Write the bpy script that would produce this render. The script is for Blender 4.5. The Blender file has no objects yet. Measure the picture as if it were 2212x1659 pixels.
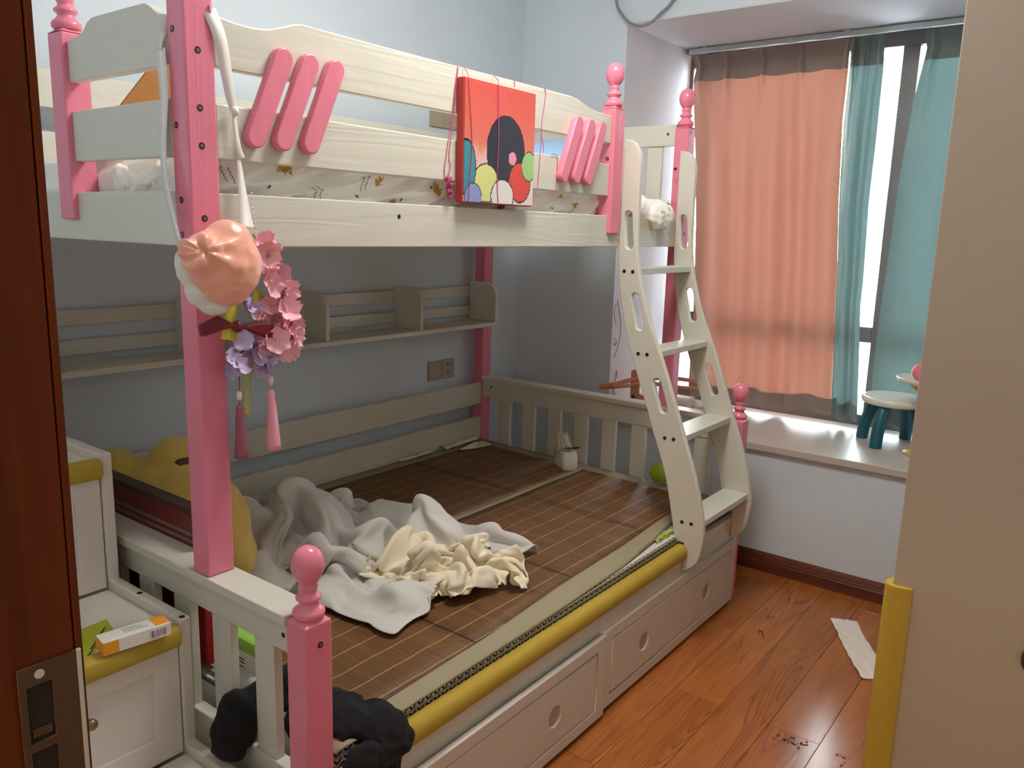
import bpy, bmesh, math, random
import numpy as np
from mathutils import Vector, Matrix, noise as mnoise

random.seed(7)
S = bpy.context.scene
COL = S.collection

# ------------------------------------------------------------------ camera
FPX, CXP, CYP = 1741.35, 1106.0, 829.5
PITCH, ROLL, YAW = 0.1906, -0.028435, 0.648837
CAM = Vector((0.0, 0.0, 1.4))
fw = Vector((math.cos(YAW) * math.cos(PITCH), math.sin(YAW) * math.cos(PITCH), -math.sin(PITCH)))
rt = fw.cross(Vector((0, 0, 1))).normalized()
dn = fw.cross(rt)
rt2 = math.cos(ROLL) * rt + math.sin(ROLL) * dn
dn2 = -math.sin(ROLL) * rt + math.cos(ROLL) * dn
cam_data = bpy.data.cameras.new('camera')
cam_data.sensor_width = 36.0
cam_data.lens = 36.0 * FPX / 2212.0
cam_data.clip_start = 0.02
cam_data.clip_end = 200
cam = bpy.data.objects.new('camera', cam_data)
COL.objects.link(cam)
up = -dn2
cam.matrix_world = Matrix(((rt2.x, up.x, -fw.x, CAM.x), (rt2.y, up.y, -fw.y, CAM.y), (rt2.z, up.z, -fw.z, CAM.z), (0, 0, 0, 1)))
S.camera = cam

# ------------------------------------------------------------------ world, exposure
world = bpy.data.worlds.new('overcast_sky')
S.world = world
world.use_nodes = True
bg = world.node_tree.nodes['Background']
bg.inputs['Color'].default_value = (0.90, 0.96, 1.0, 1)
bg.inputs['Strength'].default_value = 17.0
LAMP_STRENGTH = 20.8
HALL_FILL_STRENGTH = 75.0
S.view_settings.view_transform = 'Standard'
S.view_settings.look = 'None'
S.view_settings.gamma = 1.0
S.view_settings.use_curve_mapping = False
S.view_settings.exposure = 0.85
S.cycles.use_denoising = True
S.cycles.max_bounces = 9
S.cycles.use_adaptive_sampling = True
S.cycles.adaptive_threshold = 0.025
S.cycles.diffuse_bounces = 6
S.cycles.transparent_max_bounces = 16
S.cycles.sample_clamp_indirect = 8.0


def W(u, v, ax, val):
    """point where the photo pixel's line of sight meets the plane axis=val"""
    d = rt2 * ((u - CXP) / FPX) + dn2 * ((v - CYP) / FPX) + fw
    return CAM + d * ((val - CAM[ax]) / d[ax])


# ------------------------------------------------------------------ materials
def lin(c):
    o = []
    for k in c:
        k /= 255.0
        o.append(k / 12.92 if k <= 0.04045 else ((k + 0.055) / 1.055) ** 2.4)
    return (o[0], o[1], o[2], 1.0)


class NT:
    def __init__(self, name):
        self.m = bpy.data.materials.new(name)
        self.m.use_nodes = True
        self.t = self.m.node_tree
        self.b = self.t.nodes['Principled BSDF']
        self.o = self.t.nodes['Material Output']

    def n(self, typ, **kw):
        nd = self.t.nodes.new(typ)
        for k, v in kw.items():
            setattr(nd, k, v)
        return nd

    def l(self, a, b):
        self.t.links.new(a, b)

    def coords(self, scale=(1, 1, 1), rnd=False, loc=(0, 0, 0), kind='Object'):
        tc = self.n('ShaderNodeTexCoord')
        mp = self.n('ShaderNodeMapping')
        mp.inputs['Scale'].default_value = scale
        mp.inputs['Location'].default_value = loc
        src = tc.outputs[kind]
        if rnd:
            oi = self.n('ShaderNodeObjectInfo')
            mul = self.n('ShaderNodeMath', operation='MULTIPLY')
            mul.inputs[1].default_value = 37.0
            self.l(oi.outputs['Random'], mul.inputs[0])
            add = self.n('ShaderNodeVectorMath', operation='ADD')
            self.l(src, add.inputs[0])
            self.l(mul.outputs[0], add.inputs[1])
            src = add.outputs[0]
        self.l(src, mp.inputs['Vector'])
        return mp.outputs[0]

    def noise(self, vec, scale, detail=3.0, rough=0.55, dist=0.0):
        nd = self.n('ShaderNodeTexNoise')
        nd.inputs['Scale'].default_value = scale
        nd.inputs['Detail'].default_value = detail
        nd.inputs['Roughness'].default_value = rough
        nd.inputs['Distortion'].default_value = dist
        if vec is not None:
            self.l(vec, nd.inputs['Vector'])
        return nd.outputs['Fac']

    def math(self, op, a, b=None, c=None):
        nd = self.n('ShaderNodeMath', operation=op)
        for i, x in enumerate((a, b, c)):
            if x is None:
                continue
            if isinstance(x, (int, float)):
                nd.inputs[i].default_value = x
            else:
                self.l(x, nd.inputs[i])
        return nd.outputs[0]

    def mix(self, fac, a, b, blend='MIX'):
        nd = self.n('ShaderNodeMix', data_type='RGBA', blend_type=blend)
        for i, x in ((0, fac), (6, a), (7, b)):
            if isinstance(x, (int, float)):
                nd.inputs[i].default_value = x
            elif isinstance(x, tuple):
                nd.inputs[i].default_value = x
            else:
                self.l(x, nd.inputs[i])
        return nd.outputs[2]

    def ramp(self, fac, stops):
        nd = self.n('ShaderNodeValToRGB')
        el = nd.color_ramp.elements
        while len(el) < len(stops):
            el.new(0.5)
        for e, (p, c) in zip(el, stops):
            e.position = p
            e.color = c if isinstance(c, tuple) else (c, c, c, 1)
        self.l(fac, nd.inputs[0])
        return nd.outputs[0]

    def bump(self, h, strength, dist=0.001):
        nd = self.n('ShaderNodeBump')
        nd.inputs['Strength'].default_value = strength
        nd.inputs['Distance'].default_value = dist
        self.l(h, nd.inputs['Height'])
        self.l(nd.outputs[0], self.b.inputs['Normal'])

    def sep(self, vec):
        nd = self.n('ShaderNodeSeparateXYZ')
        self.l(vec, nd.inputs[0])
        return nd.outputs

    def set(self, **kw):
        for k, v in kw.items():
            self.b.inputs[k.replace('_', ' ')].default_value = v


def plain(name, col, rough=0.5, var=0.06, vscale=6.0, bump=0.15, bscale=80.0, scale=(1, 1, 1), rnd=True, dist=0.001, **kw):
    m = NT(name)
    c = lin(col)
    v = m.coords(scale, rnd)
    f = m.noise(v, vscale, 4)
    dk = tuple(x * (1 - var * 2) for x in c[:3]) + (1,)
    lt = tuple(min(1, x * (1 + var)) for x in c[:3]) + (1,)
    m.l(m.mix(f, dk, lt), m.b.inputs['Base Color'])
    m.set(Roughness=rough, **kw)
    if bump:
        m.bump(m.noise(v, bscale, 3), bump, dist)
    return m.m


def painted(name, col, axis, rough=0.35):
    """brush-painted timber, grain embossed along one axis"""
    m = NT(name)
    c = lin(col)
    sc = [14.0, 14.0, 14.0]
    sc[axis] = 0.9
    v = m.coords(tuple(sc), True)
    g = m.noise(v, 1.0, 2, 0.5, 0.6)
    rings = m.math('SINE', m.math('MULTIPLY', g, 46.0))
    rings = m.math('MULTIPLY_ADD', rings, 0.5, 0.5)
    sc2 = [220.0, 220.0, 220.0]
    sc2[axis] = 6.0
    fine = m.noise(m.coords(tuple(sc2), True), 1.0, 2)
    h = m.math('MULTIPLY_ADD', fine, 0.5, rings)
    blot = m.noise(m.coords((1, 1, 1), True), 7.0, 3)
    base = m.mix(blot, tuple(x * 0.90 for x in c[:3]) + (1,), c)
    dark = m.math('MULTIPLY', m.math('SUBTRACT', 1.0, rings), 0.03)
    m.l(m.mix(dark, base, tuple(x * 0.6 for x in c[:3]) + (1,)), m.b.inputs['Base Color'])
    m.set(Roughness=rough)
    m.b.inputs['Specular IOR Level'].default_value = 0.45
    m.bump(h, 0.30, 0.0008)
    return m.m


def emission(name, col, strength):
    m = NT(name)
    m.b.inputs['Base Color'].default_value = lin(col)
    m.b.inputs['Emission Color'].default_value = lin(col)
    m.b.inputs['Emission Strength'].default_value = strength
    return m.m


CREAM = (215, 213, 199)
PINK = (232, 132, 154)
MAT = {}
for ax, nm in enumerate('xyz'):
    MAT['cream_' + nm] = painted('cream_paint_grain_' + nm, CREAM, ax)
    MAT['pink_' + nm] = painted('pink_paint_grain_' + nm, PINK, ax, 0.28)
MAT['pink_gloss'] = plain('pink_gloss_paint', PINK, 0.18, 0.03, 4, 0.05, 60)
MAT['stair'] = plain('stair_white_lacquer', (222, 214, 202), 0.4, 0.03, 5, 0.05, 120)
MAT['drawer'] = plain('drawer_white_lacquer', (212, 204, 194), 0.38, 0.04, 5, 0.06, 140)
MAT['drawer_hole'] = plain('finger_hole_grey', (176, 164, 152), 0.5, 0.04, 5, 0.0)
MAT['screw'] = plain('dark_screw_metal', (60, 50, 42), 0.4, 0.1, 40, 0.0, Metallic=0.6)
MAT['screw_ring'] = plain('brass_screw_metal', (150, 125, 95), 0.35, 0.1, 40, 0.0, Metallic=0.7)
MAT['foam'] = plain('mustard_foam', (180, 152, 50), 0.75, 0.06, 30, 0.4, 300)
MAT['wall'] = plain('pale_blue_wall_paint', (214, 226, 234), 0.85, 0.02, 2, 0.12, 160)
MAT['niche'] = plain('lavender_white_wall_paint', (222, 222, 228), 0.85, 0.02, 2, 0.12, 160)
MAT['ceiling'] = plain('white_ceiling_paint', (244, 244, 243), 0.9, 0.02, 2, 0.1, 160)
MAT['hall'] = plain('cream_hall_paint', (225, 212, 190), 0.9, 0.02, 2, 0.1, 160)
MAT['sill'] = plain('grey_beige_stone', (196, 190, 182), 0.34, 0.08, 5, 0.02, 90)
MAT['wardrobe'] = plain('cream_wardrobe_laminate', (172, 160, 144), 0.5, 0.02, 3, 0.05, 150)
MAT['frame'] = plain('brown_grey_window_aluminium', (92, 84, 82), 0.4, 0.05, 10, 0.0)
MAT['alu'] = plain('curtain_rail_aluminium', (190, 194, 194), 0.35, 0.04, 10, 0.0, Metallic=0.5)
MAT['steel'] = plain('dull_strike_plate_steel', (92, 72, 56), 0.5, 0.06, 30, 0.05, 200, Metallic=0.75)
MAT['black'] = plain('black_void', (16, 14, 12), 0.8, 0.1, 10, 0.0)
MAT['socket'] = plain('champagne_socket_plastic', (172, 160, 136), 0.35, 0.03, 10, 0.0)
MAT['socket_dark'] = plain('socket_slot_dark', (52, 46, 38), 0.6, 0.0, 10, 0.0)
MAT['cable'] = plain('grey_cable_sheath', (140, 142, 146), 0.5, 0.04, 20, 0.0)
MAT['white_plastic'] = plain('white_toy_plastic', (232, 230, 220), 0.3, 0.02, 5, 0.0)
MAT['teal_plastic'] = plain('teal_toy_plastic', (22, 92, 108), 0.35, 0.04, 8, 0.0)
MAT['pink_plastic'] = plain('coral_pink_plastic', (232, 120, 132), 0.35, 0.03, 8, 0.0)
MAT['yellow_plastic'] = plain('yellow_toy_plastic', (214, 178, 70), 0.35, 0.04, 8, 0.0)
MAT['lime'] = plain('lime_green_plastic', (172, 196, 48), 0.4, 0.06, 8, 0.0)
MAT['peach_wood'] = plain('peach_stained_wood', (222, 150, 118), 0.5, 0.08, 10, 0.1, 60)
MAT['paper'] = plain('white_paper', (232, 224, 214), 0.8, 0.03, 8, 0.3, 40, dist=0.002)
MAT['tissue'] = plain('white_tissue', (226, 222, 212), 0.9, 0.03, 12, 0.4, 60, dist=0.002)
MAT['blue_print'] = plain('blue_print', (50, 76, 120), 0.6, 0.05, 10, 0.0)
MAT['grey_cloth'] = plain('pale_grey_cotton', (206, 204, 198), 0.95, 0.04, 6, 0.35, 500, Sheen_Weight=0.2)
MAT['cream_cloth'] = plain('cream_cotton', (236, 226, 200), 0.9, 0.03, 6, 0.3, 600, Sheen_Weight=0.2)
MAT['black_cloth'] = plain('black_knit', (15, 15, 16), 0.95, 0.15, 20, 0.6, 400)
MAT['blue_cloth'] = plain('sky_blue_cotton', (150, 190, 226), 0.9, 0.04, 6, 0.2, 300)
MAT['sheet'] = plain('white_bed_sheet', (246, 243, 236), 0.9, 0.03, 5, 0.25, 400)
MAT['mustard_print'] = plain('mustard_print', (190, 152, 60), 0.9, 0.08, 40, 0.0)
MAT['ink'] = plain('dark_grey_ink', (70, 68, 66), 0.9, 0.1, 40, 0.0)
MAT['cardboard'] = plain('brown_cardboard', (156, 106, 54), 0.85, 0.06, 8, 0.15, 90)
MAT['plush'] = plain('yellow_plush_fur', (214, 182, 84), 0.95, 0.06, 14, 0.6, 500, Sheen_Weight=0.4)
MAT['red'] = plain('dark_red_box_card', (150, 22, 30), 0.4, 0.08, 6, 0.0)
MAT['red_lid'] = plain('brown_red_lid_card', (110, 34, 32), 0.45, 0.08, 6, 0.0)
MAT['dark_rim'] = plain('dark_brown_rim', (62, 44, 30), 0.5, 0.08, 6, 0.0)
MAT['grey_stripe'] = plain('grey_brown_stripe', (120, 92, 84), 0.5, 0.05, 6, 0.0)
MAT['green_pack'] = plain('green_wrapper', (150, 205, 80), 0.35, 0.04, 6, 0.2, 30)
MAT['orange_print'] = plain('orange_print', (236, 156, 38), 0.5, 0.03, 6, 0.0)
MAT['yellow_green'] = plain('yellow_green_card', (176, 184, 38), 0.6, 0.05, 6, 0.0)
MAT['maroon'] = plain('maroon_satin', (112, 22, 38), 0.4, 0.08, 20, 0.2, 200)
MAT['yellow_satin'] = plain('lemon_satin_ribbon', (222, 206, 70), 0.35, 0.05, 20, 0.1, 200)
MAT['white_satin'] = plain('white_satin_ribbon', (236, 230, 226), 0.4, 0.03, 20, 0.1, 200)
MAT['peach_satin'] = plain('peach_satin', (244, 172, 146), 0.30, 0.04, 6, 0.25, 24, dist=0.003, Sheen_Weight=0.3)
MAT['pink_petal'] = plain('pink_silk_petal', (250, 192, 204), 0.7, 0.08, 20, 0.2, 120)
MAT['lilac_petal'] = plain('lilac_silk_petal', (204, 186, 218), 0.7, 0.08, 20, 0.2, 120)
MAT['pale_green'] = plain('pale_green_ribbon', (178, 178, 128), 0.7, 0.08, 20, 0.1, 120)
MAT['pink_tassel'] = plain('pink_silk_tassel', (246, 168, 182), 0.6, 0.1, 60, 0.4, 300, scale=(6, 6, 1))
MAT['plum_tassel'] = plain('plum_silk_tassel', (156, 84, 102), 0.6, 0.1, 60, 0.4, 300, scale=(6, 6, 1))
MAT['bead'] = plain('pearly_bead', (236, 214, 208), 0.2, 0.03, 20, 0.0)
MAT['thread'] = plain('pink_thread', (196, 84, 128), 0.7, 0.05, 20, 0.0)
MAT['canvas_edge'] = plain('red_canvas_edge', (186, 62, 58), 0.7, 0.05, 20, 0.3, 300)
MAT['stain'] = plain('dried_brown_stain', (112, 58, 38), 0.6, 0.1, 30, 0.0)
MAT['pen'] = plain('graphite_scribble', (110, 104, 108), 0.8, 0.1, 30, 0.0)
MAT['concrete'] = plain('pale_facade_render', (225, 222, 222), 0.9, 0.03, 1, 0.0)
MAT['facade_glass'] = plain('blue_grey_facade_window', (120, 132, 158), 0.3, 0.05, 1, 0.0)
MAT['bed_deck'] = plain('pine_deck_board', (196, 168, 126), 0.7, 0.08, 8, 0.1, 60)
MAT['beige_trim'] = None


def mk_door_wood():
    m = NT('dark_reddish_door_wood')
    v = m.coords((26, 26, 1.6))
    g = m.noise(v, 1.0, 4, 0.6, 0.4)
    v2 = m.coords((160, 160, 5))
    f = m.noise(v2, 1.0, 2)
    c = m.ramp(m.math('MULTIPLY_ADD', f, 0.35, m.math('MULTIPLY', g, 0.7)), [(0.25, lin((46, 17, 2))), (0.55, lin((84, 36, 8))), (0.8, lin((104, 52, 15)))])
    m.l(c, m.b.inputs['Base Color'])
    m.set(Roughness=0.6)
    m.b.inputs['Specular IOR Level'].default_value = 0.2
    m.bump(f, 0.1, 0.0005)
    return m.m


def mk_base_wood():
    m = NT('baseboard_brown_wood')
    v = m.coords((30, 2.0, 30))
    g = m.noise(v, 1.0, 4, 0.6, 0.4)
    m.l(m.ramp(g, [(0.3, lin((82, 42, 30))), (0.7, lin((118, 64, 46)))]), m.b.inputs['Base Color'])
    m.set(Roughness=0.3)
    return m.m


def mk_floor():
    m = NT('laminate_floor_plank')
    v = m.coords((0.55, 6.5, 1.0), True)
    g = m.noise(v, 1.5, 1.0, 0.4, 0.25)
    r = m.math('FRACT', m.math('MULTIPLY', g, 17.0))
    line = m.ramp(r, [(0.0, 0.0), (0.55, 0.03), (0.84, 0.5), (0.94, 1.0), (1.0, 0.0)])
    band = m.noise(m.coords((0.7, 4.0, 1.0), True), 2.0, 1)
    mask = m.ramp(band, [(0.44, 0.12), (0.62, 1.0)])
    lm = m.math('MULTIPLY', m.math('MULTIPLY', line, mask), 0.78)
    pv = m.coords((9.0, 210.0, 1.0), True)
    pores = m.ramp(m.noise(pv, 1.0, 2), [(0.58, 0.0), (0.72, 1.0)])
    soft = m.noise(m.coords((1.6, 16.0, 1.0), True), 1.5, 4)
    base = m.ramp(soft, [(0.25, lin((150, 86, 38))), (0.75, lin((178, 108, 52)))])
    oi = m.n('ShaderNodeObjectInfo')
    tint = m.math('MULTIPLY_ADD', oi.outputs['Random'], 0.16, 0.92)
    hs = m.n('ShaderNodeHueSaturation')
    m.l(tint, hs.inputs['Value'])
    m.l(base, hs.inputs['Color'])
    c1 = m.mix(lm, hs.outputs[0], lin((100, 52, 22)))
    c2 = m.mix(m.math('MULTIPLY', pores, 0.5), c1, lin((90, 46, 26)))
    m.l(c2, m.b.inputs['Base Color'])
    rough = m.math('MULTIPLY_ADD', soft, 0.08, 0.15)
    m.l(rough, m.b.inputs['Roughness'])
    m.b.inputs['Specular IOR Level'].default_value = 0.5
    m.bump(m.math('MULTIPLY_ADD', pores, -0.5, m.math('MULTIPLY', lm, -0.6)), 0.12, 0.0005)
    return m.m


def mk_curtain(name, front, through, fac, rough=0.9):
    m = NT(name)
    t = m.t
    v = m.coords((1, 1, 1))
    w = m.noise(m.coords((420, 420, 60)), 1.0, 2)
    cf = m.mix(w, tuple(x * 0.92 for x in lin(front)[:3]) + (1,), lin(front))
    m.l(cf, m.b.inputs['Base Color'])
    m.set(Roughness=0.55, Sheen_Weight=0.3)
    if fac > 0:
        tr = m.n('ShaderNodeBsdfTranslucent')
        tr.inputs['Color'].default_value = lin(through)
        mx = m.n('ShaderNodeMixShader')
        mx.inputs[0].default_value = fac
        m.l(m.b.outputs[0], mx.inputs[1])
        m.l(tr.outputs[0], mx.inputs[2])
        m.l(mx.outputs[0], m.o.inputs['Surface'])
    return m.m


def mk_glass():
    m = NT('window_glass')
    tr = m.n('ShaderNodeBsdfTransparent')
    tr.inputs['Color'].default_value = (0.93, 0.96, 0.96, 1)
    gl = m.n('ShaderNodeBsdfGlossy')
    gl.inputs['Roughness'].default_value = 0.02
    fr = m.n('ShaderNodeFresnel')
    fr.inputs['IOR'].default_value = 1.45
    mx = m.n('ShaderNodeMixShader')
    m.l(fr.outputs[0], mx.inputs[0])
    m.l(tr.outputs[0], mx.inputs[1])
    m.l(gl.outputs[0], mx.inputs[2])
    m.l(mx.outputs[0], m.o.inputs['Surface'])
    return m.m


def mk_bamboo():
    """woven bamboo strips running across the bed, sewn with pale lengthwise threads"""
    m = NT('brown_bamboo_strip')
    tc = m.n('ShaderNodeTexCoord')
    s = m.sep(tc.outputs['Object'])
    strip = m.math('FRACT', m.math('MULTIPLY', s[0], 1 / 0.0065))
    gap = m.ramp(strip, [(0.0, 0.0), (0.12, 1.0), (0.88, 1.0), (1.0, 0.0)])
    fine = m.noise(m.coords((150, 5, 1)), 1.0, 3)
    blot = m.noise(m.coords((16, 2.4, 1)), 1.0, 4)
    c = m.ramp(m.math('MULTIPLY_ADD', fine, 0.5, m.math('MULTIPLY', blot, 0.5)), [(0.3, lin((84, 53, 24))), (0.55, lin((112, 76, 38))), (0.8, lin((136, 96, 50)))])
    c = m.mix(m.math('MULTIPLY', m.math('SUBTRACT', 1.0, gap), 0.5), c, lin((60, 36, 18)))
    wob = m.noise(m.coords((9, 2, 1)), 1.0, 2)
    yy = m.math('MULTIPLY_ADD', wob, 0.010, s[1])
    th = m.math('ABSOLUTE', m.math('SUBTRACT', m.math('FRACT', m.math('MULTIPLY', yy, 1 / 0.066)), 0.5))
    thread = m.math('LESS_THAN', th, 0.020)
    m.l(m.mix(m.math('MULTIPLY', thread, 0.8), c, lin((196, 160, 104))), m.b.inputs['Base Color'])
    m.set(Roughness=0.58)
    m.bump(m.math('ADD', gap, thread), 0.35, 0.0008)
    return m.m


def mk_matborder():
    m = NT('beige_jacquard_border')
    tc = m.n('ShaderNodeTexCoord')
    s = m.sep(tc.outputs['Object'])
    cell = m.math('GREATER_THAN', m.math('FRACT', m.math('MULTIPLY', s[0], 1 / 0.11)), 0.5)
    sgn = m.math('MULTIPLY_ADD', cell, 2.0, -1.0)
    d = m.math('ADD', m.math('MULTIPLY', s[0], sgn), m.math('MULTIPLY', s[1], 1.2))
    st = m.math('SINE', m.math('MULTIPLY', d, 900.0))
    st = m.math('MULTIPLY_ADD', st, 0.5, 0.5)
    n = m.noise(m.coords((30, 30, 1)), 1.0, 3)
    c = m.mix(m.math('MULTIPLY', st, 0.5), lin((142, 132, 104)), lin((182, 170, 138)))
    c = m.mix(m.math('MULTIPLY', n, 0.5), c, lin((150, 140, 116)))
    m.l(c, m.b.inputs['Base Color'])
    m.set(Roughness=0.8)
    m.bump(st, 0.2, 0.0006)
    return m.m


def mk_mattress_side():
    """black and white zigzag piping on the mattress edge"""
    m = NT('zigzag_mattress_ticking')
    tc = m.n('ShaderNodeTexCoord')
    s = m.sep(tc.outputs['Object'])
    t = m.math('FRACT', m.math('MULTIPLY', s[0], 1 / 0.026))
    tri = m.math('ABSOLUTE', m.math('MULTIPLY_ADD', t, 2.0, -1.0))
    zz = m.math('FRACT', m.math('MULTIPLY', m.math('SUBTRACT', s[2], 0.0705), 1 / 0.0150))
    d = m.math('ABSOLUTE', m.math('SUBTRACT', tri, zz))
    blk = m.math('LESS_THAN', d, 0.26)
    m.l(m.mix(blk, lin((198, 196, 190)), lin((22, 22, 24))), m.b.inputs['Base Color'])
    m.set(Roughness=0.8)
    return m.m


def mk_canvas():
    """red bead-embroidered picture: plain patches of colour on a red ground"""
    m = NT('bead_embroidered_red_picture')
    tc = m.n('ShaderNodeTexCoord')
    s = m.sep(tc.outputs['Object'])
    row = m.math('FRACT', m.math('MULTIPLY', s[2], 1 / 0.0030))
    qx = m.math('MULTIPLY', m.math('FLOOR', m.math('MULTIPLY', s[0], 1 / 0.003)), 0.003)
    qz = m.math('MULTIPLY', m.math('FLOOR', m.math('MULTIPLY', s[2], 1 / 0.003)), 0.003)
    n = m.noise(m.coords((22, 1, 22)), 1.0, 4)
    h = m.math('ADD', m.math('MULTIPLY', qz, 3.6), m.math('MULTIPLY_ADD', n, 0.30, -0.15))
    c = m.ramp(h, [(0.15, lin((232, 214, 206))), (0.42, lin((226, 180, 164))), (0.52, lin((218, 122, 98))), (0.72, lin((220, 104, 88))), (1.0, lin((212, 86, 76)))])

    def disc(c, x, z, rx, rz, col):
        dx = m.math('DIVIDE', m.math('SUBTRACT', qx, x), rx)
        dz = m.math('DIVIDE', m.math('SUBTRACT', qz, z), rz)
        r = m.math('ADD', m.math('MULTIPLY', dx, dx), m.math('MULTIPLY', dz, dz))
        edge = m.math('MULTIPLY', m.math('LESS_THAN', r, 1.0), m.math('GREATER_THAN', r, 0.86))
        c = m.mix(m.math('LESS_THAN', r, 1.0), c, lin(col))
        return m.mix(edge, c, lin((40, 40, 52)))

    c = disc(c, 0.022, 0.135, 0.082, 0.092, (44, 46, 60))
    c = disc(c, 0.085, 0.060, 0.050, 0.055, (222, 76, 62))
    c = disc(c, 0.125, 0.105, 0.035, 0.040, (160, 204, 130))
    c = disc(c, -0.060, 0.050, 0.055, 0.050, (214, 216, 138))
    c = disc(c, -0.140, 0.085, 0.040, 0.070, (62, 142, 156))
    c = disc(c, 0.010, 0.020, 0.050, 0.045, (226, 222, 216))
    c = disc(c, -0.110, 0.010, 0.035, 0.040, (136, 152, 202))
    c = disc(c, 0.050, 0.120, 0.018, 0.018, (232, 150, 166))
    c = m.mix(m.math('MULTIPLY', m.math('LESS_THAN', row, 0.22), 0.22), c, (0.10, 0.06, 0.06, 1))
    m.l(c, m.b.inputs['Base Color'])
    m.set(Roughness=0.45)
    m.bump(m.math('ABSOLUTE', m.math('SUBTRACT', row, 0.5)), 0.3, 0.001)
    return m.m


def mk_barcode():
    m = NT('printed_barcode')
    tc = m.n('ShaderNodeTexCoord')
    v = m.coords((520, 0.01, 0.01))
    n = m.noise(v, 1.0, 2)
    m.l(m.ramp(n, [(0.46, lin((40, 40, 44))), (0.52, lin((232, 226, 220)))]), m.b.inputs['Base Color'])
    m.set(Roughness=0.6)
    return m.m


MAT['door'] = mk_door_wood()
MAT['basewood'] = mk_base_wood()
MAT['plank'] = mk_floor()
MAT['joint'] = plain('floor_joint_dark', (58, 30, 18), 0.8, 0.05, 5, 0.0)
MAT['glass'] = mk_glass()
MAT['peach_curtain'] = mk_curtain('peach_curtain_cloth', (190, 142, 126), (250, 160, 128), 0.034)
MAT['peach_hem'] = mk_curtain('peach_curtain_shaded_hem', (142, 124, 114), (200, 140, 120), 0.0)  # same cloth; darker colour stands in for less daylight through the doubled layers
MAT['teal_curtain'] = mk_curtain('teal_curtain_cloth', (126, 152, 150), (150, 200, 200), 0.026)
MAT['teal_hem'] = mk_curtain('teal_curtain_shaded_hem', (102, 116, 112), (110, 150, 150), 0.0)  # weaker daylight through doubled cloth put into a darker colour
MAT['bamboo'] = mk_bamboo()
MAT['matborder'] = mk_matborder()
MAT['ticking'] = mk_mattress_side()
MAT['canvas'] = mk_canvas()
MAT['barcode'] = mk_barcode()
MAT['lamp'] = emission('ceiling_lamp_diffuser', (255, 250, 244), LAMP_STRENGTH)
MAT['hall_fill_lamp'] = emission('hall_fill_diffuser', (255, 220, 172), HALL_FILL_STRENGTH)


# ------------------------------------------------------------------ geometry helpers
ORG = {}


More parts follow.
